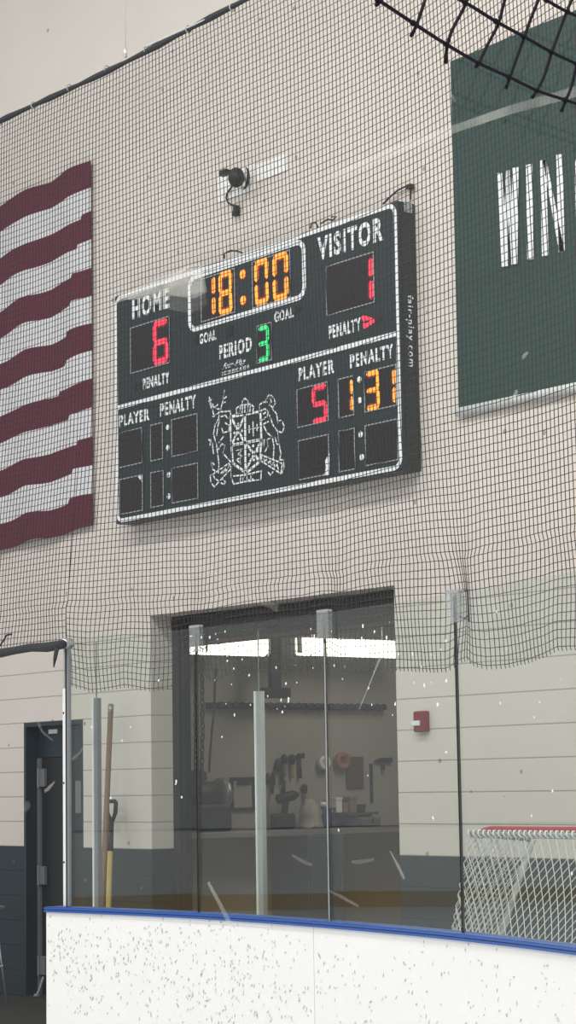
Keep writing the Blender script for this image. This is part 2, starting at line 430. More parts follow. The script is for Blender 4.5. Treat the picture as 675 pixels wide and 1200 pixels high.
tag(b.build('clock_border', M['vinyl'], sb), 'white rounded clock outline')
def display(tl, tr, br, bl, frame=True, name='digit_display'):
    x0, x1, z0, z1 = quadrect(tl, tr, br, bl)
    o = MB().box((x0, -SD - 0.004, z0), (x1, -SD, z1)).build(name, M['panel'], sb)
    if frame:
        f = MB(); w = 0.008
        ring(f, [(x1, z1), (x0, z1), (x0, z0), (x1, z0)], [(x1 - w, z1 - w), (x0 + w, z1 - w), (x0 + w, z0 + w), (x1 - w, z0 + w)], -SD - 0.004, 0.002)
        tag(f.build('display_outline', M['dimvinyl'], o), 'thin white outline')
    return o
SEG = {'0': 'abcdef', '1': 'bc', '3': 'abcdg', '5': 'acdfg', '6': 'acdefg', '8': 'abcdefg'}
def seg_polys(x0, x1, z0, z1, ch, t, gap):
    zm = (z0 + z1) / 2; out = []
    def hseg(z): return [(x0 + gap, z), (x0 + gap + t * .45, z + t / 2), (x1 - gap - t * .45, z + t / 2), (x1 - gap, z), (x1 - gap - t * .45, z - t / 2), (x0 + gap + t * .45, z - t / 2)]
    def vseg(x, a, c): return [(x, a + gap), (x + t / 2, a + gap + t * .45), (x + t / 2, c - gap - t * .45), (x, c - gap), (x - t / 2, c - gap - t * .45), (x - t / 2, a + gap + t * .45)]
    h = t / 2
    D_ = dict(a=lambda: hseg(z1 - h), g=lambda: hseg(zm), d=lambda: hseg(z0 + h), f=lambda: vseg(x0 + h, zm, z1 - h * .4), b=lambda: vseg(x1 - h, zm, z1 - h * .4), e=lambda: vseg(x0 + h, z0 + h * .4, zm), c=lambda: vseg(x1 - h, z0 + h * .4, zm))
    return [D_[k]() for k in SEG[ch]]
def digit(par, ch, L, T0, B0, T1, B1, Rr, led, rim, col):
    """L, Rr: left and right image columns; T, B: rows of the top and bottom at the left and right"""
    P = [face(L, T0), face(Rr, T1), face(Rr, B1), face(L, B0)]
    x0 = (P[0].x + P[3].x) / 2; x1 = (P[1].x + P[2].x) / 2; z1 = (P[0].z + P[1].z) / 2; z0 = (P[2].z + P[3].z) / 2
    hgt = z1 - z0; t = hgt * 0.15
    if ch == '1': x0 = x1 - hgt * 0.5
    b = MB()
    b.cur = 0
    for poly in seg_polys(x0, x1, z0, z1, ch, t * 1.1, hgt * 0.012): b.prism([(x, -SD - 0.0045, z) for x, z in poly], NF, 0.001)
    b.cur = 1
    for poly in seg_polys(x0, x1, z0, z1, ch, t * 0.82, hgt * 0.03):
        b.prism([(x, -SD - 0.0056, z) for x, z in poly], NF, 0.001)
    tag(b.build('lit_digit', [M[rim], M[led]], par), 'glowing %s digit %s' % (col, ch))
# home and visitor scores
d_ = display((153.2, 383), (199.4, 371), (199.4, 426), (153.2, 437.8)); digit(d_, '6', 180, 376.5, 429, 373.5, 424, 197.6, 'red', 'halo_r', 'red')
d_ = display((382.4, 311.9), (438.7, 294.7), (439.5, 354.8), (383, 370.5)); digit(d_, '1', 419, 304, 360, 298, 353, 438, 'red', 'halo_r', 'red')
# clock
d_ = display((236, 327), (276, 313.5), (276, 366), (236, 378.5)); digit(d_, '1', 246, 323, 373, 321, 371, 253, 'orange', 'halo_o', 'orange'); digit(d_, '8', 257, 320, 370.5, 315.5, 366.5, 273, 'orange', 'halo_o', 'orange')
d_ = display((296, 306.5), (341, 292.5), (341, 349.5), (296, 361.5)); digit(d_, '0', 299, 306, 359, 301, 355.5, 315.5, 'orange', 'halo_o', 'orange'); digit(d_, '0', 320.3, 299, 354, 293.5, 349.5, 338.5, 'orange', 'halo_o', 'orange')
def dot(par, u, v, r, m, name):
    c = face(u, v); MB().lathe((c.x, -SD - 0.0005, c.z), NF, [(r, 0), (r, 0.004), (r * 0.6, 0.007)], 14).build(name, m, par)
for (u, v) in ((285.2, 321.5), (285.7, 352)):
    dot(sb, u, v, 0.04, M['halo_o'], 'colon_rim'); 
    c = face(u, v); MB().lathe((c.x, -SD - 0.0062, c.z), NF, [(0.032, 0), (0.032, 0.003), (0.015, 0.005)], 14).build('colon_dot', M['orange'], sb)
d_ = display((301, 382), (319, 376.7), (319.3, 422), (301.5, 426.7)); digit(d_, '3', 303, 383.5, 425, 380, 421.5, 316, 'greenled', 'halo_g', 'green')
# penalty boxes, left
for q in (((138.4, 507.6), (167.4, 500.5), (167.4, 542.6), (139.3, 549)), ((176.3, 498), (191, 494.6), (191.7, 538), (177, 541)), ((201.5, 490.7), (231.7, 484.8), (232.6, 529), (201.5, 535.8)),
          ((140, 560), (167.4, 557.4), (168.3, 599), (140.5, 603)), ((177, 554), (192, 550), (192.6, 592), (177, 596)), ((201.5, 548.5), (232.6, 542), (233, 584), (202, 590.6)),
          ((349.8, 516), (386, 508.5), (386.8, 556), (350.4, 563.3)), ((397, 505), (416.4, 501), (417, 550), (397.8, 554)), ((428, 498), (466.4, 490.7), (467.9, 538.7), (428.9, 547))):
    display(*q)
d_ = display((348, 455.8), (385, 447), (386, 493.7), (349, 501.7)); digit(d_, '5', 366.5, 453, 497.5, 449, 493, 384, 'red', 'halo_r', 'red')
d_ = display((396.9, 444), (415, 439.5), (415.6, 486.3), (397, 491)); digit(d_, '1', 401, 445, 486, 442.5, 484, 414.3, 'orange', 'halo_o', 'orange')
d_ = display((427.4, 435), (465.3, 427), (465.6, 476), (427.4, 483.3)); digit(d_, '3', 429.5, 436, 482, 432.5, 478.5, 445.5, 'orange', 'halo_o', 'orange'); digit(d_, '1', 450, 432.5, 477, 430, 474.5, 464.6, 'orange', 'halo_o', 'orange')
for (u, v) in ((197, 501), (197, 524.8), (198, 556.5), (198, 581.7), (421.5, 444.8), (422, 469.4), (423, 509), (424.4, 535.8)):
    dot(sb, u, v, 0.022, M['vinyl'], 'separator_dot')
# torn white patches
for poly in (((387, 531), (387, 556.5), (380.5, 557.5), (383, 548), (382, 540)), ((162.5, 558.5), (167.5, 557), (167.8, 565), (165, 562))):
    MB().prism([face(*q) + Vector((0, -0.007, 0)) for q in poly], NF, 0.001).build('torn_sticker', M['vinyl'], sb)
# dim arrows
def arrow(pts, m, name, label=None):
    o = MB().prism([face(*q) + Vector((0, -0.0005, 0)) for q in pts], NF, 0.003).build(name, M[m], sb)
    if label: tag(o, label)
    return o
arrow(((224, 400), (232, 392), (232, 404)), 'panel', 'goal_arrow'); arrow(((346, 358), (355.5, 361.5), (346.5, 368.5)), 'panel', 'goal_arrow')
arrow(((154, 454), (160, 449), (160, 458)), 'dimled', 'penalty_arrow'); arrow(((161, 452), (166, 447), (166, 457)), 'dimled', 'penalty_arrow')
arrow(((440, 369), (449.6, 372), (440.5, 379)), 'dimled', 'penalty_arrow')
arrow(((265, 384), (273, 381.5), (273, 393), (265, 395.5)), 'panel', 'horn_sensor')
a = MB()
A0 = [Vector(face(*q)) for q in ((424.5, 371.5), (438.5, 375.5), (425.5, 384.5))]
for i in range(3):
    if i == 2: continue
    for k in range(4):
        c = A0[i].lerp(A0[i + 1], (k + 0.4) / 4.2); a.lathe((c.x, -SD, c.z), NF, [(0.015, 0), (0.015, 0.004), (0.008, 0.006)], 10)
for k in range(2):
    c = A0[0].lerp(A0[2], (k + 0.7) / 2.4); a.lathe((c.x + 0.02, -SD, c.z), NF, [(0.013, 0), (0.013, 0.004), (0.008, 0.006)], 10)
tag(a.build('lit_arrow', M['red'], sb), 'glowing red arrow')
# lettering
def word(s, Lu, Lt, Lb, Ru, Rt, Rb, m='vinyl', offset=0.034, shear=0.0, name='lettering'):
    P = [face(Lu, Lt), face(Ru, Rt), face(Ru, Rb), face(Lu, Lb)]
    x0 = (P[0].x + P[3].x) / 2; x1 = (P[1].x + P[2].x) / 2; z1 = (P[0].z + P[1].z) / 2; z0 = (P[2].z + P[3].z) / 2
    mb = MB(); text_into(mb, s, lambda a, c: Vector((x0 + (x1 - x0) * a, -SD - 0.0002, z0 + (z1 - z0) * c)), NF, 0.003, offset, shear)
    return tag(mb.build(name, M[m], sb), 'white word ' + s if m == 'vinyl' else None)
word('HOME', 155.3, 350.5, 374.5, 198.5, 337.5, 361)
word('VISITOR', 372.6, 278, 305, 449, 253.5, 283)
word('GOAL', 233.8, 391.8, 403.6, 253.5, 386, 398.4)
word('GOAL', 321.8, 365.3, 378, 344.2, 359.6, 372)
word('PERIOD', 256.7, 404, 421, 295.2, 395, 412)
word('PENALTY', 167.2, 443.4, 456.3, 198.7, 435.6, 449)
word('PENALTY', 385.3, 381.3, 397.2, 423, 372.6, 387.6)
word('PLAYER', 140, 486.5, 500.8, 175.2, 478.6, 492.4)
word('PENALTY', 188, 472.8, 487.6, 229.8, 462.6, 478.6)
word('PLAYER', 349.8, 431.3, 447.3, 392, 420.6, 437)
word('PENALTY', 410.5, 415.6, 431.8, 461.2, 402.8, 419.2)
word('Fair-Play', 262, 425.5, 434.5, 288, 419.8, 428.2, offset=0.012, shear=0.16)
word('SCOREBOARDS', 260.5, 436, 440.5, 292, 427.3, 432, offset=0.01)
p0 = on_x(478, 346, SX + SW); p1 = on_x(483, 430, SX + SW)
yc0, yc1 = -0.112, -0.042
mb = MB()
text_into(mb, 'fair-play.com', lambda a, c: Vector((SX + SW + 0.003, yc0 + (yc1 - yc0) * c, p0.z + (p1.z - p0.z) * a)), (1, 0, 0), 0.002, 0.006)
tag(mb.build('side_lettering', M['vinyl'], sb), 'pale web address down the side')
q0 = on_x(471, 236, SX + SW); q1 = on_x(481, 250, SX + SW)
MB().box((SX + SW + 0.003, -0.105, q1.z), (SX + SW + 0.008, -0.035, q0.z), 0.001).build('side_plate', M['dimvinyl'], sb)
# crest
def C(p): return face(235 + p[0] / 6.136, 450 + p[1] / 6.136) + Vector((0, -0.001, 0))
THICK = [[(218, 235), (222, 420), (235, 570), (330, 640), (425, 560), (440, 410), (432, 200), (218, 235)], [(322, 220), (325, 635)], [(222, 440), (438, 400)],
         [(226, 250), (318, 420)], [(315, 238), (228, 432)], [(330, 430), (425, 555)], [(435, 415), (330, 612)]]
THIN = [[(378, 268), (382, 372)], [(345, 325), (418, 312)], [(352, 300), (352, 350)], [(408, 290), (408, 335)],
        [(262, 480), (300, 470), (272, 505), (302, 520), (262, 545), (292, 575)], [(285, 475), (285, 560)],
        [(262, 217), (258, 175), (290, 155), (320, 150), (360, 145), (385, 165), (375, 203), (262, 220)], [(300, 150), (305, 120), (320, 103), (340, 118), (345, 145)], [(280, 210), (288, 168)], [(320, 205), (320, 155)], [(355, 200), (362, 158)], [(300, 208), (304, 160)], [(338, 203), (342, 155)],
        [(100, 235), (88, 190), (72, 150), (65, 95)], [(75, 150), (100, 170), (150, 185)], [(145, 190), (165, 110), (172, 45)], [(100, 170), (125, 150)], [(165, 110), (188, 92)], [(60, 125), (85, 110)], [(158, 140), (180, 130)], [(70, 130), (92, 150)], [(85, 235), (125, 215), (150, 185)],
        [(145, 190), (130, 250), (105, 300), (95, 360), (115, 430), (125, 500), (135, 580), (130, 640)], [(150, 200), (180, 198), (215, 195), (222, 240)], [(150, 235), (180, 225), (200, 250)], [(180, 280), (210, 300), (205, 340), (165, 350), (155, 320)], [(140, 250), (125, 310), (118, 370)],
        [(130, 470), (155, 430), (175, 440), (165, 500), (218, 560)], [(60, 400), (85, 420), (95, 500)], [(75, 400), (70, 440)], [(100, 580), (80, 560), (85, 610), (105, 625)], [(170, 375), (135, 420)],
        [(70, 660), (78, 710), (100, 740), (225, 605), (205, 570), (90, 650), (70, 660)], [(90, 650), (105, 680), (135, 700)], [(155, 680), (182, 705), (170, 722), (150, 712)], [(148, 645), (160, 622), (165, 652), (180, 605), (186, 632), (205, 588)],
        [(225, 590), (222, 670), (240, 720), (330, 700), (435, 690), (440, 625), (330, 652), (240, 662)], [(285, 705), (292, 662)], [(310, 700), (306, 672), (322, 660)], [(336, 652), (336, 692), (352, 690)], [(375, 648), (362, 650), (366, 686), (380, 684)],
        [(440, 510), (590, 572), (580, 645), (440, 555), (440, 510)], [(455, 530), (462, 560), (478, 535), (486, 572), (504, 550), (510, 588), (528, 562), (536, 602), (552, 575), (562, 618)], [(565, 545), (596, 545), (602, 600), (588, 640)], [(488, 635), (505, 655), (522, 632)],
        [(470, 135), (475, 105), (495, 78), (525, 92), (540, 140), (520, 170), (498, 150)], [(420, 215), (425, 150), (455, 130), (480, 130)], [(440, 190), (465, 178), (490, 200), (480, 235), (430, 270)], [(455, 215), (470, 205)], [(500, 100), (512, 130), (500, 140)],
        [(520, 180), (548, 215), (560, 280)], [(498, 225), (520, 290), (555, 340), (590, 350), (603, 305), (585, 262), (560, 268)], [(490, 270), (450, 290), (480, 350), (515, 380), (480, 400), (485, 450), (465, 488)], [(520, 395), (530, 450), (525, 540)], [(560, 350), (565, 430), (580, 500), (570, 545)], [(535, 380), (550, 430), (570, 440)], [(460, 400), (455, 450)]]
b = MB()
def ribbon(mb, pts, w):
    for i in range(len(pts) - 1):
        p, q = pts[i], pts[i + 1]; t = (q - p)
        if t.length < 1e-6: continue
        t.normalize(); n = Vector((-t.z, 0, t.x)) * (w / 2); p = p - t * (w * .3); q = q + t * (w * .3)
        mb.prism([p - n, q - n, q + n, p + n], NF, 0.002)
for st in THICK: ribbon(b, [C(q) for q in st], 0.021)
for st in THIN: ribbon(b, [C(q) for q in st], 0.0105)
for q in ((272, 290), (300, 335), (245, 350), (270, 395), (380, 445), (410, 480), (350, 510), (385, 548)):
    c = C(q); b.lathe((c.x, -SD, c.z), NF, [(0.012, 0), (0.012, 0.003)], 8)
tag(b.build('crest', M['vinyl'], sb), 'white line crest of stag, shield and lion')
# hanging loops of cable on top edge
def loop(pts, y=-0.08, r=0.006):
    MB().tube([on_y(u, v, y) for u, v in pts], r, 6).build('cable_loop', M['black'], sb, True)
loop([(263, 303), (263, 297), (270, 293.5), (279, 294.5), (285, 297)])
loop([(364, 268), (365, 261.5), (370, 261), (373, 267)], -0.08); loop([(376, 262), (384, 257), (390, 258), (394, 254), (389, 254)], -0.07)
loop([(449, 239), (458, 230), (466, 223), (474, 219), (482, 217.5), (481, 227), (481, 234)], -0.03, 0.007)
c_ = on_y(481, 218, -0.03); MB().box((c_.x - 0.03, -0.05, c_.z - 0.02), (c_.x + 0.02, -0.01, c_.z + 0.012), 0.004).build('cable_clip', M['black'], sb)
loop([(214, 320), (222, 314.5), (228, 313.5), (233, 312)], -0.1)

# =================================================================== FLAG
YF = -0.03
b = MB()
xr_t = on_y(106.5, 188, YF).x
ztop, zbot = 6.78, 3.77
xl = xr_t - 5.3; nx = 110; h = (ztop - zbot) / 13
foldpx = [110, 110, 98, 94, 88, 85, 81, 78, 70, 82, 92, 85, 80, 110]
foldx = [on_y(u, 400, YF).x for u in foldpx]
SAG = [(0, 0), (0.3, -0.012), (0.6, -0.034), (0.95, -0.026), (1.48, -0.072), (2.2, -0.06), (3.2, -0.09), (4.2, -0.06), (5.4, -0.02)]
def fz(i, x, zbase):
    d = xr_t - x; z = zbase + 0.006 * math.sin(d * 9 + i)
    for (a, za), (c, zc_) in zip(SAG[:-1], SAG[1:]):
        if a <= d <= c:
            u = (d - a) / (c - a); z += za + (zc_ - za) * (u) * 0.85; break
    if 1 <= i <= 12 and x > foldx[i]: z += 0.035
    return z
def fy(i, x):
    d = xr_t - x
    return YF - 0.022 * (1 + math.sin(d * 7.0 + i * 0.15)) * min(1, d * 3) - 0.004
for i in range(13):
    b.cur = i % 2
    for k in range(nx):
        # columns bunch near the fly end so that the fold edges stay crisp
        ta = (k / nx) ** 1.8; tb = ((k + 1) / nx) ** 1.8
        xa = xr_t - 5.3 * ta; xb = xr_t - 5.3 * tb
        if i < 7 and xb < xl + 2.2: b.cur = 2
        else: b.cur = i % 2
        zt = ztop - i * h; zb = zt - h
        vs = [(xa, fy(i, xa), fz(i, xa, zt)), (xb, fy(i, xb), fz(i, xb, zt)), (xb, fy(i + 1, xb), fz(i + 1, xb, zb)), (xa, fy(i + 1, xa), fz(i + 1, xa, zb))]
        b.add(vs + [(v[0], v[1] + 0.004, v[2]) for v in vs], [(0, 1, 2, 3), (4, 7, 6, 5), (0, 4, 5, 1), (2, 6, 7, 3)])
fl = b.build('flag', [M['flagred'], M['flagwhite'], M['flagblue']])
tag(fl, 'large red and white striped flag hung flat on the wall at the left', 'flag')

# =================================================================== BANNER
YB = -0.02
bx0 = on_y(528, 72, YB).x; zt0 = on_y(528, 72, YB).z; zb0 = on_y(538, 478, YB).z
bn = thing('banner', (bx0 + 1.6, 0, zb0), 'dark green banner with tall white letters on the wall at upper right', 'banner')
nb = 60; wid = 3.2
b = MB()
def by(x, z): return YB - 0.012 * (1 + math.sin((x - bx0) * 5 + z * 0.6)) * 0.5
zs = [zb0 + (zt0 - zb0) * k / 12 for k in range(13)]
for k in range(nb):
    xa = bx0 + wid * k / nb; xb = bx0 + wid * (k + 1) / nb
    for j in range(12):
        vs = [(xa, by(xa, zs[j]), zs[j]), (xb, by(xb, zs[j]), zs[j]), (xb, by(xb, zs[j + 1]), zs[j + 1]), (xa, by(xa, zs[j + 1]), zs[j + 1])]
        b.add(vs, [(0, 1, 2, 3)])
        b.add([(v[0], v[1] + 0.004, v[2]) for v in vs], [(3, 2, 1, 0)])
b.build('cloth', M['banner'], bn, True)
b = MB().tube([(bx0 - 0.01, YB - 0.01, zb0 - 0.03), (bx0 + wid, YB - 0.01, zb0 - 0.03)], 0.03, 10); tag(b.build('hem_tube', M['hem'], bn, True), 'white bottom hem')
def Bp(X, Y): return on_y(560 + X / 5.87, 140 + Y / 5.87, YB - 0.015)
LET = {'letter_w': [((130, 372), (167, 366), (208, 1008), (166, 1014)), ((196, 352), (218, 348), (206, 1000), (168, 1006)), ((196, 352), (219, 348), (262, 994), (234, 998)), ((238, 335), (281, 328), (273, 992), (232, 998))],
       'letter_i': [((333, 312), (375, 306), (384, 960), (343, 967))],
       'letter_n': [((430, 281), (470, 274), (487, 934), (443, 941)), ((448, 279), (471, 274), (598, 905), (562, 912)), ((541, 245), (583, 237), (599, 906), (558, 913))]}
LW = {}
for k, qs in LET.items():
    b = MB(); 
    for q in qs: b.prism([Bp(*c) for c in q], NF, 0.003)
    tag(b.build('letter', M['vinyl'], bn), 'tall white letter ' + k[-1].upper())
g0 = Bp(664, 235); gz0 = Bp(664, 800).z - 0.015; gz1 = Bp(541, 245).z
gx0 = g0.x; gx1 = gx0 + 0.3; sw_ = 0.075
out = rrect(gx0, gx1, gz0, gz1, 0.13, 8); inn = rrect(gx0 + sw_, gx1 - sw_, gz0 + sw_, gz1 - sw_, 0.07, 8)
b = MB(); yg = YB - 0.015
n = len(out)
zg0 = gz0 + (gz1 - gz0) * 0.48; zg1 = gz0 + (gz1 - gz0) * 0.72
for i in range(n):
    j = (i + 1) % n
    pa, pb, qa, qb = out[i], out[j], inn[i], inn[j]
    if pa[0] > gx1 - 0.02 and pb[0] > gx1 - 0.02 and abs(pa[1] - pb[1]) > 0.3:
        for (s0, s1) in ((gz0 + 0.13, zg0), (zg1, gz1 - 0.13)): b.box((gx1 - sw_, yg - 0.003, s0), (gx1, yg, s1))
        continue
    b.prism([(pa[0], yg, pa[1]), (pb[0], yg, pb[1]), (qb[0], yg, qb[1]), (qa[0], yg, qa[1])], NF, 0.003)
b.box((gx0 + 0.16, yg - 0.003, zg0 - 0.06), (gx1 - sw_, yg, zg0))
tag(b.build('letter', M['vinyl'], bn), 'tall white letter G')

# =================================================================== WALL THINGS
def plate(u0, v0, u1, v1, label, th=0.012):
    a = on_y(u0, (v0 + v1) / 2 + 3); c = on_y(u1, (v0 + v1) / 2 - 3); zt = (on_y(u0, v0 + 6).z); zb = on_y(u0, v1).z
    tag(MB().box((a.x, -th, zb), (c.x, -0.0005, zt), 0.002).build('wall_plate', M['plate']), label, 'wall plate')
plate(257, 202, 299, 238, 'pale square plate on the wall behind the small camera')
plate(301, 188, 337, 214, 'pale blank plate on the wall right of the small camera')
cc = on_y(277, 208, -0.14); cw = on_y(280, 207, -0.012)
sc = thing('security_camera', (cc.x, -0.012, cc.z), 'small round black security camera on the wall above the scoreboard', 'camera')
b = MB(); b.lathe((cc.x, -0.02, cc.z), (0, -1, 0), [(0.03, 0), (0.03, 0.02), (0.018, 0.03), (0.018, 0.08), (0.03, 0.09)], 16); b.build('mount', M['plate'], sc, True)
b = MB(); prof = [(0.062 * math.sin(math.pi * k / 12), -0.075 * math.cos(math.pi * k / 12)) for k in range(13)]
b.lathe((cc.x, -0.14, cc.z), (0, 0, 1), prof, 20); b.build('camera_ball', M['black'], sc, True)
arc = [on_y(u, v, -0.06) for u, v in ((285, 222), (288, 219), (290.5, 213), (291, 206), (290.5, 200), (288.5, 196))]
MB().tube(arc, [0.004, 0.010, 0.013, 0.013, 0.010, 0.004], 8).build('dark_arc', M['black'], sc, True)  # dark arc right of the camera ball
a0 = on_y(273, 205, -0.14); a1 = on_y(263, 202.5, -0.14)
b = MB().tube([a0, a1], 0.012, 8); b.obox(a1, (1, 0, 0), (0, 1, 0), (0, 0, 1), 0.04, 0.025, 0.022, 0.005); b.build('side_arm', M['black'], sc)
b = MB().tube([on_y(u, v, -0.03) for u, v in ((274, 216), (270, 221), (266, 227), (265, 232), (267, 237), (271, 240), (275, 241))], 0.007, 6); b.build('lead', M['black'], sc, True)
j0 = on_y(277, 241, -0.03); j1 = on_y(277, 253, -0.03)
b = MB().box((j0.x - 0.02, -0.05, j1.z + 0.03), (j0.x + 0.022, -0.012, j0.z), 0.005); b.box((j0.x - 0.03, -0.055, j1.z), (j0.x + 0.018, -0.012, j1.z + 0.035), 0.005); b.build('plug_box', M['black'], sc)
# fire alarm
p0 = on_y(486.5, 834); p1 = on_y(504, 857.5)
fa = thing('fire_alarm_pull', ((p0.x + p1.x) / 2, 0, p1.z), 'small red fire alarm pull box on the cream wall right of the opening', 'fire alarm')
b = MB().box((p0.x + 0.035, -0.05, p1.z), (p1.x, 0, p0.z), 0.006); b.build('housing', M['alarm'], fa)
zc = (p0.z + p1.z) / 2 - 0.012
tag(MB().box((p0.x + 0.03, -0.064, zc - 0.016), (p1.x - 0.035, -0.05, zc + 0.018), 0.004).build('pull_handle', M['vinyl'], fa), 'white pull handle')

# =================================================================== BOARDS, GLASS
ZC = 1.02
JP = [(63, 1062), (77, 1062.8), (160, 1065), (243, 1068.5), (316, 1073.2), (388, 1079), (470, 1085.3), (548, 1092.5), (612, 1099.3), (675, 1107.5)]
CP = [on_z(u, v, ZC) for u, v in JP]
e_ = CP[-1] + (CP[-1] - CP[-3]); CP.append(Vector((e_.x, e_.y - 0.05, ZC)))
def catmull(P, n=6):
    out = []
    Q = [P[0] * 2 - P[1]] + list(P) + [P[-1] * 2 - P[-2]]
    for i in range(1, len(Q) - 2):
        for k in range(n):
            t = k / n
            out.append(0.5 * ((2 * Q[i]) + (Q[i + 1] - Q[i - 1]) * t + (2 * Q[i - 1] - 5 * Q[i] + 4 * Q[i + 1] - Q[i + 2]) * t * t + (3 * Q[i] - Q[i - 1] - 3 * Q[i + 1] + Q[i + 2]) * t ** 3))
    out.append(Q[-2]); return out
# smooth plan curve (moving average keeps the survey's noise out of the plan)
def smooth(P, it=2):
    P = [p.copy() for p in P]
    for _ in range(it):
        P = [P[0]] + [P[i] * 0.5 + (P[i - 1] + P[i + 1]) * 0.25 for i in range(1, len(P) - 1)] + [P[-1]]
    return P
CURVE = catmull(smooth(CP, 3), 6)
def curve_at(x):
    for a, c in zip(CURVE[:-1], CURVE[1:]):
        if a.x <= x <= c.x:
            return a.lerp(c, (x - a.x) / (c.x - a.x)).y
    if x < CURVE[0].x: return CURVE[0].y + (x - CURVE[0].x) * 0.02
    return CURVE[-1].y + (x - CURVE[-1].x) * (-0.33)
def strip(mb, xs, y_off0, y_off1, z0, z1):
    """curved solid following the plan curve, from offset y0 (rink side) to y1, z0..z1"""
    P = [(x, curve_at(x)) for x in xs]; n = len(P); vs = []
    for x, y in P:
        vs += [(x, y + y_off0, z0), (x, y + y_off1, z0), (x, y + y_off1, z1), (x, y + y_off0, z1)]
    fs = []
    for i in range(n - 1):
        a = i * 4; c = a + 4
        for k in range(4):
            k2 = (k + 1) % 4; fs.append((a + k, a + k2, c + k2, c + k))
    fs.append((0, 3, 2, 1)); e = (n - 1) * 4; fs.append((e, e + 1, e + 2, e + 3))
    mb.add(vs, fs)
def lins(a, c, n): return [a + (c - a) * k / n for k in range(n + 1)]
xE = CURVE[0].x; xF = CURVE[-1].x
seamx = on_z(378, 1078.2, ZC).x
def scuffs(par, x0, x1, cnt):
    mb = MB()
    cl = [(random.uniform(x0, x1), random.uniform(0.55, 0.95)) for _ in range(max(6, cnt // 14))]
    for k in range(cnt):
        if random.random() < 0.45:
            c = random.choice(cl); x = random.gauss(c[0], 0.08); z = random.gauss(c[1], 0.06)
        else:
            x = random.uniform(x0, x1); z = 0.98 - 0.55 * random.random() ** 0.8
        if not (x0 + 0.02 < x < x1 - 0.02) or not (0.05 < z < 0.985): continue
        L = random.uniform(0.006, 0.026); w = random.uniform(0.003, 0.0065); a = random.gauss(1.2, 0.7)
        if random.random() < 0.06: L *= 1.6; w *= 1.4
        t = Vector((math.cos(a), 0, math.sin(a))); nn = Vector((-t.z, 0, t.x)); p = Vector((x, curve_at(x) - 0.0522, z))
        sl = (curve_at(x + .01) - curve_at(x - .01)) / .02
        q = [p - t * L / 2, p - nn * w * .5, p + t * L / 2, p + nn * w * .6]
        q = [Vector((v.x, v.y + (v.x - x) * sl, v.z)) for v in q]
        mb.prism(q, NF, 0.0008)
    tag(mb.build('puck_mark', M['scuff'], par), 'grey puck marks', kind='stuff')
def board(x0, x1, label, cnt):
    t = thing('dasher_board', ((x0 + x1) / 2, curve_at((x0 + x1) / 2), -0.05), label, 'rink board', 'white boards below the glass')
    mb = MB(); strip(mb, lins(x0, x1, 24), -0.05, 0.05, -0.05, ZC - 0.0305); mb.build('board_panel', M['hdpe'], t)
    scuffs(t, x0, x1, cnt)
    return t
board(xE, seamx - 0.002, 'long white rink board at the left, speckled with puck marks', 560)
board(seamx + 0.002, xF, 'white rink board at the right, below the goal, with fewer puck marks', 250)
b = MB(); strip(b, lins(xE - 0.005, xF, 60), -0.062, 0.07, ZC - 0.030, ZC - 0.018); strip(b, lins(xE - 0.003, xF, 60), -0.052, 0.058, ZC - 0.018, ZC - 0.013); strip(b, lins(xE - 0.005, xF, 60), -0.064, 0.07, ZC - 0.013, ZC - 0.004); strip(b, lins(xE - 0.003, xF, 60), -0.056, 0.058, ZC - 0.004, ZC)
tag(b.build('cap_rail', M['cap']), 'bright blue plastic cap rail running along the top of the white boards', 'cap rail')

GT = ZC + 1.52
JX = [on_z(77, 1062.8, ZC).x + 0.02, on_z(243, 1068.5, ZC).x, on_z(388, 1079, ZC).x, on_z(548, 1092.5, ZC).x, on_z(548, 1092.5, ZC).x + 1.15]
# keep panes true and upright on the plan curve
GLAB = ['clear glass pane at the left end of the boards, in front of the door', 'clear glass pane in front of the left half of the workshop opening', 'clear glass pane in front of the right half of the workshop opening and fire alarm', 'clear glass pane in front of the hockey goal']
for i in range(4):
    x0, x1 = JX[i] + 0.005, JX[i + 1] - 0.005
    P0 = Vector((x0, curve_at(x0), 0)); P1 = Vector((x1, curve_at(x1), 0)); t = (P1 - P0); L = t.length; t.normalize(); nn = Vector((-t.y, t.x, 0))
    c = (P0 + P1) / 2
    r = thing('rink_glass', (c.x, c.y, ZC), GLAB[i], 'glass pane', 'glass panes above the boards')
    MB().obox((c.x, c.y, ZC + 0.76), t, nn, (0, 0, 1), L / 2, 0.006, 0.76).build('glass', M['rinkglass'], r)
    mb = MB()
    for k in range((10, 34, 34, 14)[i]):
        if i in (1, 2) and random.random() < 0.7: zz = random.uniform(2.05, 2.52)
        else: zz = random.uniform(1.1, 2.5)
        a = random.uniform(-L / 2 + .05, L / 2 - .05); p = c + t * a - nn * 0.0075; p = Vector((p.x, p.y, ZC + (zz - 1.02)))
        s = random.uniform(0.003, 0.0085); an = random.uniform(0, 3.14)
        q = []
        for kk in range(6):
            w = 2 * math.pi * kk / 6; rr = s * random.uniform(0.5, 1.2)
            q.append(p + t * (math.cos(w) * rr * 1.0) + Vector((0, 0, 1)) * (math.sin(w) * rr * 1.3))
        mb.prism(q, -nn, 0.0006)
    tag(mb.build('scuff_mark', M['speck'], r), 'white scuff specks on the glass', kind='stuff')
    if i == 2:
        s0 = on_y(445, 772, c.y - 0.02); s1 = on_y(421, 831, c.y - 0.02)
        MB().tube([s0, s0.lerp(s1, .3), s1], [0.006, 0.003, 0.002], 5).build('scratch', M['smear_glare'], r)
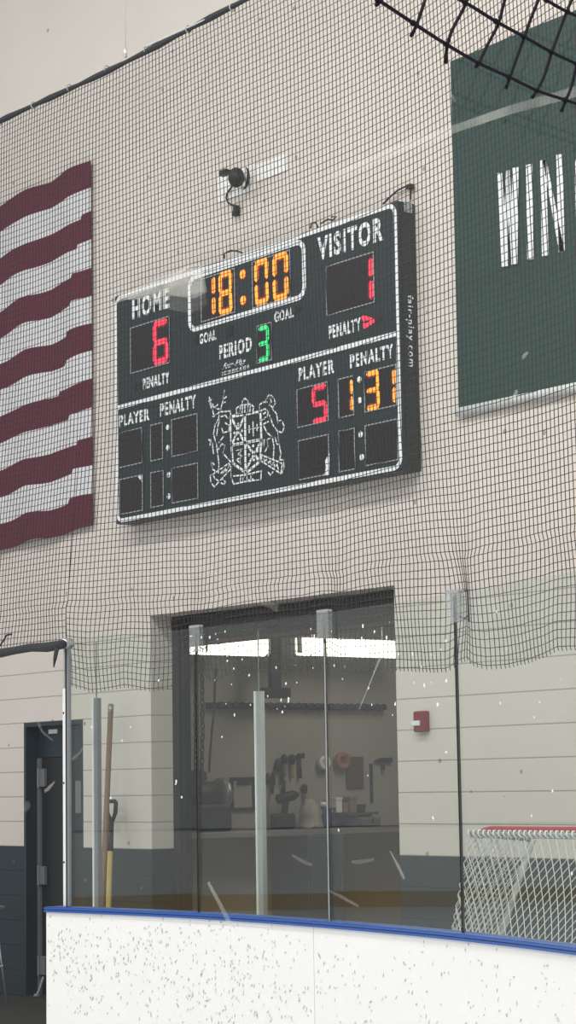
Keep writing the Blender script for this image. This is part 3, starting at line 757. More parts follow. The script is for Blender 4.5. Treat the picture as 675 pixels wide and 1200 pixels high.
# joints with clips
for i, jx in enumerate(JX[1:4]):
    y = curve_at(jx)
    r = thing('glass_joint', (jx, y, ZC), ('dark seam between the two left glass panes, clear clip on top', 'dark seam in front of the middle of the workshop opening, clear clip on top', 'dark seam beside the hockey goal, clear clip on top')[i], 'glass joint', 'upright seams between the glass panes')
    b = MB().box((jx - 0.004, y - 0.007, ZC), (jx + 0.004, y + 0.007, GT - 0.01)); b.build('gasket', M['gasket'], r)
    if i == 1:
        b = MB().box((jx + 0.004, y - 0.011, ZC), (jx + 0.010, y - 0.007, GT - 0.15)); tag(b.build('edge_strip', M['alu'], r), 'bright edge strip')
    b = MB().box((jx - 0.045, y - 0.016, GT - 0.13), (jx + 0.045, y - 0.0095, GT + 0.015), 0.003); b.box((jx - 0.045, y + 0.0095, GT - 0.13), (jx + 0.045, y + 0.016, GT + 0.015), 0.003)
    cl = b.build('clip', M['clip'], r)
    b = MB().box((jx - 0.045, y - 0.017, GT + 0.004), (jx + 0.045, y + 0.017, GT + 0.018), 0.003); b.build('clip_top', M['alu'], cl)
    b = MB().tube([(jx + 0.01, y + 0.02, GT + 0.01), (jx + 0.055, y + 0.03, GT + 0.012), (jx + 0.06, y + 0.03, GT - 0.13)], 0.005, 6); b.tube([(jx + 0.005, y + 0.02, GT - 0.1), (jx + 0.03, y + 0.025, GT - 0.115), (jx + 0.055, y + 0.03, GT - 0.1)], 0.004, 6)
    b.build('tie_hook', M['gasket'], r)
# end post at the gate
pe = on_z(75.5, 1063, ZC); px, py = pe.x - 0.01, curve_at(pe.x)
r = thing('end_post', (px, py, ZC), 'tall white and grey metal post at the left end of the glass', 'post')
b = MB().box((px - 0.036, py - 0.016, ZC), (px - 0.010, py + 0.006, ZC + 1.24), 0.003); tag(b.build('white_channel', M['alupaint'], r), 'white channel face')
b = MB().box((px - 0.010, py - 0.012, ZC), (px + 0.008, py + 0.002, ZC + 1.49)); tag(b.build('dark_gap', M['gasket'], r), 'dark gap line')
b = MB().box((px + 0.008, py - 0.016, ZC), (px + 0.026, py + 0.006, ZC + 1.49), 0.003); b.build('grey_channel', M['hinge'], r)
b = MB().box((px - 0.026, py - 0.014, ZC + 1.24), (px - 0.012, py + 0.002, ZC + 1.48), 0.002); tag(b.build('upper_strip', M['alu'], r), 'bright narrow upper strip')
b = MB().lathe((px + 0.01, py - 0.045, ZC + 1.5), (0, 1, 0), [(0.022, 0), (0.03, 0.01), (0.03, 0.06), (0.02, 0.07)], 16); b.build('end_cap', M['alu'], r, True)
for k in range(4): pass
b = MB()
for zz in (0.25, 0.7, 1.1): MB().lathe((px - 0.022, py - 0.016, ZC + zz), (0, -1, 0), [(0.006, 0), (0.006, 0.003), (0.003, 0.005)], 8).build('screw', M['gasket'], r)
# slim stanchions standing behind the glass
for (u, v, w, lab) in ((113, 818, 0.05, 'slim grey metal upright behind the left glass pane, beside the wooden stick'), (303.5, 810, 0.052, 'slim pale metal upright standing before the workshop opening')):
    tp = on_y(u, v, -1.95); x, y = tp.x, -1.95
    r = thing('stanchion', (x, y, 0), lab, 'post', 'slim uprights behind the glass')
    b = MB().box((x - w / 2, y - 0.02, 0), (x - w / 2 + 0.012, y + 0.02, tp.z), 0.002); b.build('flange', M['alupaint'], r)
    b = MB().box((x - w / 2 + 0.012, y - 0.012, 0), (x + w / 2, y + 0.02, tp.z), 0.002); b.build('channel', M['alu' if u > 200 else 'hinge'], r)
    b = MB().box((x - 0.003, y - 0.003, tp.z), (x + 0.003, y + 0.003, on_y(u + 1, 752 if u < 200 else 738, y).z)); b.build('upper_rod', M['hinge'], r)
    b = MB().box((x - 0.06, y - 0.05, 0), (x + 0.06, y + 0.05, 0.012), 0.002); b.build('foot_plate', M['hinge'], r)

# padded rail from the end post to the left
e0 = on_z(74, 755, GT - 0.03); e1 = on_z(0, 764.5, GT - 0.03); dv = (e1 - e0)
pts = [e0 + dv * (k * 0.25) + Vector((0, 0, -0.006 * math.sin(k * 2.1))) for k in range(0, 24)]
r = thing('padded_rail', (e0.x, e0.y, GT - 0.03), 'thick black padded rail running left from the top of the post', 'rail')
b = MB().tube(pts, [0.026 + 0.003 * math.sin(k * 1.7) for k in range(len(pts))], 12); b.build('padding', M['rope'], r, True)
b = MB().tube([e0 + Vector((-0.035, -0.02, -0.02)), e0 + Vector((-0.04, -0.03, -0.08)), e0 + Vector((-0.055, -0.03, -0.13))], [0.014, 0.011, 0.003], 8); b.build('tape_tail', M['rope'], r, True)
b = MB().tube([e1 + Vector((-0.02, 0, 0.03)), e1 + Vector((0.03, 0, 0.06)), e1 + Vector((0.08, 0, 0.1)), e1 + Vector((0.14, 0, 0.1))], 0.005, 6); b.build('loose_cord', M['twine'], r, True)

# =================================================================== PROTECTIVE NET
NY = 0.07
def ny(x): return curve_at(x) + NY
hem_px = [(84, 795), (100, 802), (118, 807), (140, 804), (160, 799.5), (190, 804), (215, 800), (235, 787), (245, 785), (262, 792), (285, 786), (305, 783), (330, 786), (360, 790), (378, 778), (388, 776), (405, 785), (430, 786), (460, 783), (500, 783), (522, 782), (536, 771), (548, 767), (556, 773), (572, 777), (590, 776), (612, 772), (640, 764), (655, 757), (675, 757), (700, 760), (740, 752)]
HX = []
for u, v in hem_px:
    y = -2.55
    for _ in range(5): q = on_y(u, v, y); y = ny(q.x)
    HX.append((q.x, q.z))
def hem(x):
    if x < HX[0][0]: return GT - 0.05 if x < HX[0][0] - 0.5 else HX[0][1]
    for (a, za), (c, zc_) in zip(HX[:-1], HX[1:]):
        if a <= x <= c: return za + (zc_ - za) * (x - a) / (c - a)
    return HX[-1][1]
q = on_y(155, 68, -2.5)
ZN = on_y(155, 68, -2.56).z
SX_, SP = 0.034, 0.036
xa, xb = -6.0, 4.2
XP = HX[0][0] + 0.03                                   # the end post: left of it the net is tied to the padded rail
nc = int((xb - xa) / SX_); hm = sum(z for _, z in HX) / len(HX); nr = int(round((ZN - hm) / SP))
def ytop(x): return -2.56 - 0.05 * max(0.0, x - 0.5) ** 2
def netpt(i, j):
    x = xa + i * SX_; z = ZN - j * (ZN - hm) / nr
    zb = z; f = (ZN - z) / (ZN - GT); f = max(0.0, min(1.0, f))
    if x > XP: z += (hem(x) - hm) * max(0.0, min(1.0, 1 - (zb - hm) / 0.75)) ** 1.5
    z += 0.010 * math.sin(x * 2.3 + j * 0.05) * min(1, j / 8)
    dx = 0.010 * math.sin(zb * 2.2 + x * 1.5) * min(1, j / 8) + 0.09 * (zb - 4.0) * max(0, min(1, (1.6 - x) / 2.5)) * math.exp(-((zb - 2.9) / 1.3) ** 2) * (1 if x > XP else 0.6)
    for jx in JX[1:4]:
        e = math.exp(-((x - jx) / 0.16) ** 2); dx -= 0.55 * (x - jx) * e * math.exp(-((zb - GT + 0.05) / 0.28) ** 2)
        z -= 0.02 * e * math.exp(-((zb - 2.75) / 0.3) ** 2)
    yy = ytop(x) + (ny(x) - ytop(x)) * f
    yy += 0.012 * math.sin(x * 3 + zb * 1.5) * math.exp(-((zb - 4) / 1.6) ** 2)
    if zb < GT + 0.2: yy += 0.010 * math.sin(zb * 9 + x * 7)
    return Vector((x + dx, yy, z + random.gauss(0, 0.0007)))
G = [[netpt(i, j) for j in range(nr + 1)] for i in range(nc + 1)]
def live(i, j): return xa + i * SX_ > XP or G[i][j].z > GT - 0.05
b = MB(); TR = 0.0024
for i in range(nc + 1):
    P = [G[i][j] for j in range(nr + 1) if live(i, j)]
    b.tube(P + [P[-1] + Vector((0.004, 0, -0.018))], TR, 3, caps=False)
for j in range(nr + 1):
    P = [G[i][j] for i in range(nc + 1) if live(i, j)]
    if len(P) > 1: b.tube(P, TR * 0.9, 3, caps=False)
net = b.build('protective_net', M['nettwine']); tag(net, 'fine black protective netting hanging in front of the wall above the boards', 'netting')
# cable the net hangs from
r = thing('net_cable', ((xa + xb) / 2, -2.5, ZN), 'black rope and cable along the top edge of the netting', 'cable')
pts = [Vector((x, ytop(x), ZN + 0.010 * math.sin(x * 2.2) + 0.004)) for x in lins(xa, xb, 60)]
b = MB().tube(pts, [0.016 + 0.004 * math.sin(k * 1.9) for k in range(len(pts))], 8); b.build('rope', M['rope'], r, True)
b = MB().tube([Vector((x, ytop(x) - 0.012, ZN + 0.012 + 0.010 * math.sin((x - xa) * 2.6))) for x in lins(on_y(172, 60, -2.56).x, on_y(246, 23, -2.56).x, 30)], 0.006, 6); tag(b.build('bright_wire', M['wire'], r, True), 'bright steel wire')
for k in range(24):
    x = xa + 0.2 + k * 0.42; c = Vector((x, ytop(x), ZN + 0.008))
    MB().tube([c + Vector((0, 0.019 * math.cos(a), 0.021 * math.sin(a))) for a in [2 * math.pi * q_ / 10 for q_ in range(10)]], 0.004, 6, closed=True).build('hanger_ring', M['dimvinyl'], r, True)
hx = on_y(157, 66, -2.5).x
b = MB().tube([(hx, ytop(hx), ZN + 0.03), (hx + 0.003, ytop(hx), ZN + 1.2), (hx, ytop(hx), ZN + 3.2)], 0.003, 6); b.tube([(hx, ytop(hx), ZN + 0.025), (hx, ytop(hx), ZN + 0.08)], 0.01, 8)
tag(b.build('hanger_wire', M['wire'], None, True), 'thin bright wire rising from the net cable at upper left', 'wire')

# =================================================================== HOCKEY GOAL
yt = -1.25
gl0 = on_y(549, 977, yt); gr0 = Vector((gl0.x + 1.83, yt, gl0.z))
gb0 = on_y(525, 1105, -1.62)
zb_ = 0.03
goal = thing('hockey_goal', (gl0.x + 0.9, yt - 0.2, 0), 'hockey goal with red bar and white net behind the right glass', 'hockey goal')
lowL = gl0 + (gb0 - gl0) * ((gl0.z - zb_) / (gl0.z - gb0.z)); lowR = Vector((gl0.x + 1.83 + (gl0.x - lowL.x), lowL.y, zb_))
rb0 = on_y(568, 972, yt + 0.12); rz = rb0.z
b = MB().tube([Vector((rb0.x - 0.012, yt + 0.08, rz - 0.04)), Vector((rb0.x + 0.01, yt + 0.11, rz - 0.008)), Vector((rb0.x + 0.05, yt + 0.12, rz)), Vector((gr0.x - 0.05, yt + 0.12, rz)), Vector((gr0.x, yt + 0.11, rz - 0.03))], 0.019, 10)
tag(b.build('crossbar', M['goalred'], goal, True), 'red crossbar')
b = MB().tube([gl0, gr0], 0.012, 8); b.build('top_frame', M['goalwhite'], goal, True)
b = MB()
nl = 46
pts = []
for k in range(nl * 6):
    a = k / (nl * 6); an = 2 * math.pi * k / 6
    c = gl0.lerp(gr0, a); pts.append(c + Vector((0, 0.02 * math.cos(an), 0.02 * math.sin(an))))
b.tube(pts, 0.006, 5); tag(b.build('lacing', M['lace'], goal, True), 'white spiral lacing')
pf0 = on_y(624, 984, yt + 0.42); pfb = on_y(594, 1075, yt + 0.2); lf = pf0 + (pfb - pf0) * ((pf0.z - zb_) / (pf0.z - pfb.z)); lf = Vector((lf.x, lf.y, zb_))
sh = Vector((gr0.x - gl0.x, 0, 0)) * 0.86
for s_ in (Vector((0, 0, 0)), sh):
    b = MB().tube([pf0 + s_, pfb + s_, lf + s_], 0.019, 10); b.build('post', M['goalwhite'], goal, True)
    b = MB().tube([gl0 + s_, pf0 + s_], 0.012, 8); b.build('top_side_bar', M['goalwhite'], goal, True)
b = MB().tube([lf, lowL, lowR, lf + sh], 0.02, 8); b.build('base_frame', M['goalwhite'], goal, True)
def diamond(A, B_, C_, D_, nu, nv, bulge, rr, name):
    """diamond mesh on the quad A (top left) B (top right) C (bottom right) D (bottom left)"""
    nrm = (B_ - A).cross(D_ - A).normalized()
    def P(u, v):
        p = (A.lerp(B_, u)).lerp(D_.lerp(C_, u), v); return p + nrm * (bulge * math.sin(math.pi * min(1, max(0, v))) * (0.4 + 0.6 * math.sin(math.pi * u)))
    mb = MB()
    for sgn in (1, -1):
        for k in range(-nv, nu + nv):
            pts = []
            for j in range(nv * 2 + 1):
                v = j / (nv * 2); u = (k + sgn * j * 0.5) / nu
                if -1e-6 <= u <= 1 + 1e-6: pts.append(P(u, v))
            if len(pts) > 1: mb.tube(pts, rr, 4, caps=False)
    return mb.build(name, M['goalnet'], goal)
diamond(gl0, gr0, lowR, lowL, 30, 18, 0.03, 0.0028, 'back_netting')
diamond(pf0, gl0, lowL, lf, 12, 26, 0.02, 0.0024, 'side_netting')
diamond(gr0, pf0 + sh, lf + sh, lowR, 10, 20, 0.02, 0.0026, 'side_netting')

# =================================================================== TOOLS BY THE WALL
def base_on(u, v, y): return on_y(u, v, y)
t0 = on_y(130, 826, -0.12); t1 = on_y(121, 1040, -0.4); dirn = (t1 - t0)
k = t0.z / (t0.z - t1.z); foot = t0 + dirn * k
b = MB().tube([t0, t0.lerp(foot, 0.5), foot + Vector((0, 0, 0.03))], 0.022, 10)
st = thing('wooden_stick', (foot.x, foot.y, 0), 'long brown wooden handle leaning on the wall beside the shovel', 'stick')
b.build('shaft', M['wood'], st, True)
b = MB().obox(foot + Vector((0.12, -0.02, 0.035)), (1, 0, 0), (0, 1, 0), (0, 0, 1), 0.14, 0.02, 0.033, 0.008); b.build('blade', M['wood'], st)
MB().tube([t0 + Vector((0, 0, 0.002)), t0.lerp(foot, 0.03)], 0.024, 10).build('end_grip', M['toolmetal'], st, True)
s0 = on_y(130.5, 939, -0.1); s1 = on_y(127.5, 1052, -0.3); kk = s0.z / (s0.z - s1.z); sfoot = s0 + (s1 - s0) * kk
sv = thing('shovel', (sfoot.x, sfoot.y, 0), 'shovel with black D-grip and yellow shaft against the cream wall', 'shovel')
gz = s0.z; gx = s0.x; gy = s0.y
b = MB().tube([(gx, gy, gz - 0.17), (gx - 0.055, gy, gz - 0.09), (gx - 0.065, gy, gz - 0.01), (gx - 0.05, gy, gz), (gx + 0.05, gy, gz), (gx + 0.065, gy, gz - 0.01), (gx + 0.055, gy, gz - 0.09), (gx, gy, gz - 0.17)], 0.017, 8)
b.build('grip', M['black'], sv, True)
s05 = s0.lerp(sfoot, 0.17 / s0.z)
b = MB().tube([s0.lerp(sfoot, 0.1), s0.lerp(sfoot, 0.24)], 0.026, 10); b.build('socket', M['black'], sv, True)
MB().tube([s0.lerp(sfoot, 0.2), s0.lerp(sfoot, 0.74)], 0.022, 10).build('shaft', M['yellowshaft'], sv, True)
bl0 = s0.lerp(sfoot, 0.72)
b = MB(); n_ = 8
for i in range(n_):
    for j in range(1):
        a0 = -1 + 2 * i / n_; a1 = -1 + 2 * (i + 1) / n_
        f = lambda a, z: Vector((bl0.x + a * 0.17, bl0.y - 0.04 + 0.05 * a * a - (0.1 * (1 - z / bl0.z)), z))
        q = [f(a0, 0.005), f(a1, 0.005), f(a1, bl0.z - 0.03 * a1 * a1), f(a0, bl0.z - 0.03 * a0 * a0)]
        b.prism(q, (0, -1, 0), 0.006)
b.build('blade', M['alu'], sv)
# folding stand at the lower left edge
r0 = on_y(8, 1163, -0.45); r1 = on_y(-2, 1098, -0.45)
fs_ = thing('folding_stand', (r0.x - 0.15, -0.45, 0), 'thin silver leg of a folding stand at the lower left edge', 'stand')
b = MB().tube([(r0.x, -0.45, 0.01), r1, (r1.x - 0.1, -0.45, 0.75)], 0.01, 8); b.build('leg', M['alu'], fs_, True)
b = MB().tube([(r0.x - 0.42, -0.45, 0.01), (r1.x - 0.16, -0.45, r1.z), (r1.x - 0.1, -0.45, 0.75)], 0.01, 8); b.build('leg', M['alu'], fs_, True)
b = MB().box((r1.x - 0.2, -0.52, 0.74), (r1.x, -0.38, 0.765), 0.005); b.build('top_plate', M['alu'], fs_)
b = MB().tube([(r0.x - 0.3, -0.45, 0.26), (r0.x - 0.06, -0.45, 0.3)], 0.007, 6); b.build('brace', M['alu'], fs_, True)

# =================================================================== WORKSHOP CONTENTS (on the left wall of the workshop, x = -5.2)
RX = -5.2
def rw(u, v, off=0.0): return on_x(u, v, RX + off)
NX = (1, 0, 0)
# fluorescent lights
for (u0, u1, v, lab) in ((200, 311, 757, 'bright fluorescent light in the workshop, left of the two'), (345.5, 470, 759.5, 'bright fluorescent light in the workshop, right of the two')):
    a = rw(u0, v, 0.45); c = rw(u1, v, 0.45); z = (a.z + c.z) / 2; x = RX + 0.45
    r = thing('fluorescent_light', (x, (a.y + c.y) / 2, z), lab, 'ceiling light', 'fluorescent lights in the workshop')
    b = MB().box((x - 0.09, a.y, z - 0.07), (x + 0.0, c.y, z + 0.085), 0.01); b.build('housing', M['fixture'], r)
    b = MB(); n_ = 10
    prof_ = [(x + 0.001 + 0.06 * math.sin(math.pi * k / n_), z + 0.075 * math.cos(math.pi * k / n_)) for k in range(n_ + 1)]
    b.prism([(px_, a.y + 0.02, pz_) for px_, pz_ in prof_], (0, 1, 0), c.y - a.y - 0.04)
    b.build('lens', M['tube'], r)
    b = MB().box((x + 0.03, a.y, z - 0.06), (x + 0.075, a.y + 0.02, z + 0.085)); b.box((x + 0.03, c.y - 0.02, z - 0.06), (x + 0.075, c.y, z + 0.085)); b.build('end_holder', M['fixture'], r)
    b = MB().tube([(x - 0.02, a.y + 0.2, z + 0.08), (x - 0.02, a.y + 0.2, 3.5)], 0.006, 6); b.tube([(x - 0.02, c.y - 0.2, z + 0.08), (x - 0.02, c.y - 0.2, 3.5)], 0.006, 6); b.build('hanger', M['fixture'], r)
area('workshop_fill', (-3.0, 2.6, 3.42), 2.0, 0.4, 26, color=(1, 0.95, 0.88))  # unseen fill light added to brighten the workshop wall
# dark post bracket between lights
p = rw(322, 800, 0.3)
b = MB().box((p.x - 0.03, p.y - 0.05, rw(322, 815, 0.3).z), (p.x + 0.03, p.y + 0.05, 3.5), 0.005); b.box((p.x - 0.04, p.y - 0.14, rw(322, 818, .3).z), (p.x + 0.04, p.y + 0.14, rw(322, 806, 0.3).z), 0.005)
tag(b.build('ceiling_bracket', M['steel']), 'dark steel bracket hanging between the two workshop lights', 'bracket')
# hook rail
a = rw(243, 827.5, 0.03); c = rw(450, 827.5, 0.03); z = (a.z + c.z) / 2
r = thing('hook_rail', (RX, (a.y + c.y) / 2, z), 'long dark rail of round hooks along the workshop wall below the lights', 'rail')
MB().box((RX, a.y, z - 0.03), (RX + 0.03, c.y, z + 0.022), 0.004).build('rail', M['steel'], r)
for k in range(26):
    y = a.y + 0.04 + k * (c.y - a.y - 0.08) / 25
    MB().lathe((RX + 0.03, y, z - 0.004), NX, [(0.022, 0), (0.022, 0.03), (0.032, 0.035), (0.032, 0.05), (0.02, 0.055)], 12).build('knob', M['black'], r, True)
# workbench with blue-grey cabinet
bz = rw(330, 971, 0.02).z
r = thing('workbench', (RX + 0.35, 2.2, 0), 'long brown-topped workbench against the workshop wall', 'workbench')
MB().box((RX, 0.35, bz - 0.05), (RX + 0.6, 4.4, bz), 0.006).build('bench_top', M['bench'], r)
for (xx, yy) in ((RX + 0.06, 0.45), (RX + 0.54, 0.45), (RX + 0.06, 4.3), (RX + 0.54, 4.3)):
    MB().box((xx - 0.04, yy - 0.04, 0), (xx + 0.04, yy + 0.04, bz - 0.05), 0.004).build('leg', M['wood'], r)
MB().box((RX + 0.04, 0.5, 0.35), (RX + 0.56, 4.25, 0.39), 0.004).build('lower_shelf', M['bench'], r)
ca = rw(362, 980, 0.62); cb_ = rw(406, 1016, 0.62)
r = thing('cabinet', (RX + 0.35, (ca.y + cb_.y) / 2, 0.39), 'blue-grey cabinet below the workbench', 'cabinet')
MB().box((RX + 0.1, ca.y, 0.391), (RX + 0.6, cb_.y, bz - 0.051), 0.006).build('body', M['cabinet'], r)
dd = MB().box((RX + 0.6, ca.y + 0.02, 0.42), (RX + 0.615, cb_.y - 0.02, bz - 0.08), 0.003).build('door', M['cabinet'], r)
MB().box((RX + 0.615, cb_.y - 0.07, 0.8), (RX + 0.635, cb_.y - 0.05, 0.95), 0.003).build('handle', M['toolmetal'], dd)
# black grinder at left
p = rw(228, 940, 0.25); gz = bz
r = thing('sharpening_machine', (RX + 0.3, p.y, gz), 'black sharpening machine at the left end of the bench', 'machine')
MB().box((RX + 0.1, p.y - 0.2, gz), (RX + 0.5, p.y + 0.2, gz + 0.22), 0.02).build('body', M['toolgrip'], r)
MB().lathe((RX + 0.3, p.y - 0.22, gz + 0.3), (0, 1, 0), [(0.05, 0), (0.11, 0.03), (0.11, 0.38), (0.05, 0.42)], 18).build('motor', M['black'], r, True)
MB().lathe((RX + 0.3, p.y + 0.2, gz + 0.3), (0, 1, 0), [(0.13, 0), (0.14, 0.02), (0.14, 0.05), (0.13, 0.06)], 18).build('wheel', M['toolmetal'], r, True)
MB().box((RX + 0.12, p.y - 0.15, gz + 0.4), (RX + 0.3, p.y + 0.1, gz + 0.5), 0.02).build('guard', M['black'], r)
# black-edged clipboard frame
a = rw(269, 911); c = rw(298, 950)
r = thing('framed_board', (RX, (a.y + c.y) / 2, c.z), 'grey board with black edging hung on the workshop wall', 'board')
b = MB(); w = 0.028; y0, y1, z0, z1 = a.y, c.y, c.z, a.z
b.box((RX, y0, z0), (RX + 0.02, y1, z0 + w)); b.box((RX, y0, z1 - w), (RX + 0.02, y1, z1)); b.box((RX, y0, z0 + w), (RX + 0.02, y0 + w, z1 - w)); b.box((RX, y1 - w, z0 + w), (RX + 0.02, y1, z1 - w)); b.build('frame', M['black'], r)
MB().box((RX, y0 + w, z0 + w), (RX + 0.01, y1 - w, z1 - w)).build('panel', M['roomwall'], r)
MB().box((RX + 0.01, (y0 + y1) / 2 - 0.06, z1 - w - 0.035), (RX + 0.03, (y0 + y1) / 2 + 0.08, z1 - w), 0.003).build('clip', M['black'], r)
# brown board
a = rw(404.5, 887); c = rw(425, 924)
tag(MB().box((RX, a.y, c.z), (RX + 0.02, c.y, a.z), 0.003).build('brown_panel', M['brown']), 'brown panel hung on the workshop wall near the right edge', 'board')
a = rw(432.5, 895); c = rw(436, 941)
tag(MB().box((RX, a.y, c.z), (RX + 0.02, c.y, a.z), 0.003).build('metal_strip', M['black']), 'narrow black upright strip right of the brown panel', 'strip')
# hanging hand tools
def peg(y, z, par): MB().tube([(RX, y, z), (RX + 0.04, y, z)], 0.005, 6).build('peg', M['toolmetal'], par, True)
def pliers(u, v, v2, lab, m='toolgrip'):
    a = rw(u, v); c = rw(u, v2); y = a.y; L = a.z - c.z
    r = thing('pliers', (RX, y, c.z), lab, 'pliers', 'hand tools on the workshop wall')
    for s in (-1, 1):
        MB().tube([(RX + 0.025, y + s * 0.012, a.z - L * 0.42), (RX + 0.025, y + s * 0.05, a.z - L * 0.6), (RX + 0.025, y + s * 0.042, c.z)], [0.014, 0.018, 0.014], 8).build('handle', M[m], r, True)
    MB().tube([(RX + 0.025, y, a.z - L * 0.45), (RX + 0.025, y, a.z - L * 0.28), (RX + 0.025, y, a.z)], [0.028, 0.03, 0.008], 10).build('jaw', M['toolgrip'], r, True)
def hanger_tool(u, v, v2, lab, w=0.05):
    a = rw(u, v); c = rw(u, v2); y = a.y; L = a.z - c.z
    r = thing('hammer', (RX, y, c.z), lab, 'hammer', 'hand tools on the workshop wall')
    MB().tube([(RX + 0.025, y, a.z - L * 0.12), (RX + 0.025, y, c.z)], [0.012, 0.018], 8).build('handle', M['toolgrip'], r, True)
    MB().tube([(RX + 0.025, y - w * 1.5, a.z - L * 0.16), (RX + 0.025, y - w * 0.4, a.z - L * 0.06), (RX + 0.025, y + w, a.z - L * 0.06), (RX + 0.025, y + w * 1.3, a.z - L * 0.06)], [0.006, 0.022, 0.022, 0.028], 8).build('head', M['steel'], r, True)
def brush(u, v, v2, lab, top='toolmetal'):
    a = rw(u, v); c = rw(u, v2); y = a.y; L = a.z - c.z
    r = thing('hand_file', (RX, y, c.z), lab, 'file', 'hand tools on the workshop wall')
    MB().tube([(RX + 0.025, y, a.z), (RX + 0.025, y, a.z - L * 0.1), (RX + 0.025, y, a.z - L * 0.42)], [0.012, 0.03, 0.022], 10).build('handle', M['toolgrip'], r, True)
    MB().box((RX + 0.017, y - 0.014, c.z), (RX + 0.033, y + 0.014, a.z - L * 0.4), 0.003).build('blade', M[top], r)
pliers(323, 889, 920, 'black pliers on the workshop wall, first right of the pale upright')
brush(331, 884, 911, 'dark-handled file on the workshop wall between pliers and hammer')
hanger_tool(349, 884, 912, 'long black hammer on the workshop wall, rightmost of the upper tools', 0.028)
brush(340, 884, 912, 'dark file on the workshop wall just left of the long hammer', 'tan')
brush(354.5, 919, 944, 'short black-handled file hanging below the hammer')
pliers(311.5, 906, 930, 'black pliers partly behind the pale upright')
hanger_tool(446.5, 890, 903, 'small dark hammer on the workshop wall at far right', 0.07)
# rolls of tape
def roll(u, v, R_, m, lab, off=0.02):
    p = rw(u, v); b = MB(); b.lathe((RX + off, p.y, p.z), NX, [(R_ * 0.55, 0), (R_, 0), (R_, 0.05), (R_ * 0.55, 0.05), (R_ * 0.55, 0.001)], 20)
    tag(b.build('tape_roll', M[m], None, True), lab, 'tape roll', 'tape rolls on the workshop wall')
roll(397.5, 892, 0.075, 'orangeplastic', 'orange tape roll hanging left of the brown panel'); roll(376, 894, 0.06, 'plate', 'white tape roll left of the orange roll, by the dark seam')
# drill on bench
p = rw(334, 958, 0.15); y = p.y; x = RX + 0.15
r = thing('cordless_drill', (x, y, bz), 'black cordless drill standing on its battery on the bench', 'drill')
MB().box((x - 0.05, y - 0.13, bz), (x + 0.05, y + 0.08, bz + 0.13), 0.015).build('battery', M['toolgrip'], r)
MB().tube([(x, y - 0.01, bz + 0.12), (x, y + 0.02, bz + 0.26)], [0.03, 0.028], 10).build('grip', M['toolgrip'], r, True)
MB().tube([(x, y - 0.07, bz + 0.25), (x, y + 0.09, bz + 0.28), (x, y + 0.14, bz + 0.285)], [0.042, 0.045, 0.022], 12).build('body', M['black'], r, True)
MB().tube([(x, y - 0.02, bz + 0.3), (x, y + 0.0, bz + 0.41)], [0.026, 0.012], 8).build('top_handle', M['black'], r, True)
# shelf with goods
sa = rw(388, 953); sc_ = rw(425, 953); zS = rw(400, 952).z
r = thing('wall_shelf', (RX, (sa.y + sc_.y) / 2, zS), 'small dark shelf on the workshop wall below the brown panel', 'shelf')
MB().box((RX, sa.y, zS - 0.02), (RX + 0.22, sc_.y, zS), 0.003).build('board', M['brown'], r)
for yy in (sa.y + 0.04, sc_.y - 0.04): MB().prism([(RX, yy, zS - 0.02), (RX + 0.18, yy, zS - 0.02), (RX, yy, zS - 0.15)], (0, 1, 0), 0.01).build('bracket', M['steel'], r)
def carton(u0, u1, v, m, lab, cat='box', name='carton', dep=0.15):
    a = rw(u0, 940, 0.12); c = rw(u1, 940, 0.12); t = rw((u0 + u1) / 2, v, 0.12)
    r = thing(name, (RX + 0.1, (a.y + c.y) / 2, zS), lab, cat, 'goods on the workshop shelf')
    MB().box((RX + 0.02, a.y, zS), (RX + 0.02 + dep, c.y, t.z), 0.006).build('body', M[m], r)
    MB().box((RX + 0.018, a.y - 0.003, t.z - 0.02), (RX + 0.024 + dep, c.y + 0.003, t.z + 0.004), 0.003).build('lid', M[m], r)
carton(390, 397, 935, 'plate', 'small white carton at the left end of the workshop shelf')
carton(398, 404, 941, 'tan', 'low tan carton between white carton and brown card box')
carton(406, 414, 934, 'tan', 'upright tan card box on the middle of the workshop shelf')
carton(416, 424, 943, 'black', 'low black case at the right end of the workshop shelf', 'case', 'tool_case')
# blue bottle & white cabinet on bench
p = rw(380, 960, 0.2); x = RX + 0.2
r = thing('blue_jug', (x, p.y, bz), 'blue jug with white cap standing on the bench by the dark seam', 'jug')
MB().lathe((x, p.y, bz), (0, 0, 1), [(0.06, 0), (0.07, 0.02), (0.07, 0.12), (0.05, 0.17), (0.03, 0.18)], 16).build('body', M['blueplastic'], r, True)
MB().lathe((x, p.y, bz + 0.18), (0, 0, 1), [(0.034, 0), (0.034, 0.035), (0.02, 0.04)], 12).build('cap', M['plate'], r, True)
MB().tube([(x, p.y + 0.06, bz + 0.15), (x, p.y + 0.12, bz + 0.17), (x, p.y + 0.1, bz + 0.06)], 0.012, 8).build('handle', M['blueplastic'], r, True)
a = rw(421, 958, 0.25); c = rw(442, 972, 0.25)
r = thing('drawer_unit', (RX + 0.2, (a.y + c.y) / 2, bz), 'pale grey drawer unit on the bench under the shelf', 'drawer unit')
MB().box((RX + 0.05, a.y, bz), (RX + 0.3, c.y, a.z), 0.006).build('case', M['hinge'], r)
for k in range(3):
    z = bz + 0.015 + k * (a.z - bz - 0.02) / 3
    d_ = MB().box((RX + 0.3, a.y + 0.01, z), (RX + 0.31, c.y - 0.01, z + (a.z - bz - 0.02) / 3 - 0.008), 0.002).build('drawer', M['hinge'], r)
    MB().lathe((RX + 0.31, (a.y + c.y) / 2, z + 0.025), NX, [(0.006, 0), (0.01, 0.012), (0.006, 0.016)], 8).build('knob', M['black'], d_, True)
p = rw(364, 940, 0.2)
r = thing('rag_pile', (RX + 0.2, p.y, bz), 'crumpled pale cloth heaped on the bench left of the dark seam', 'cloth')
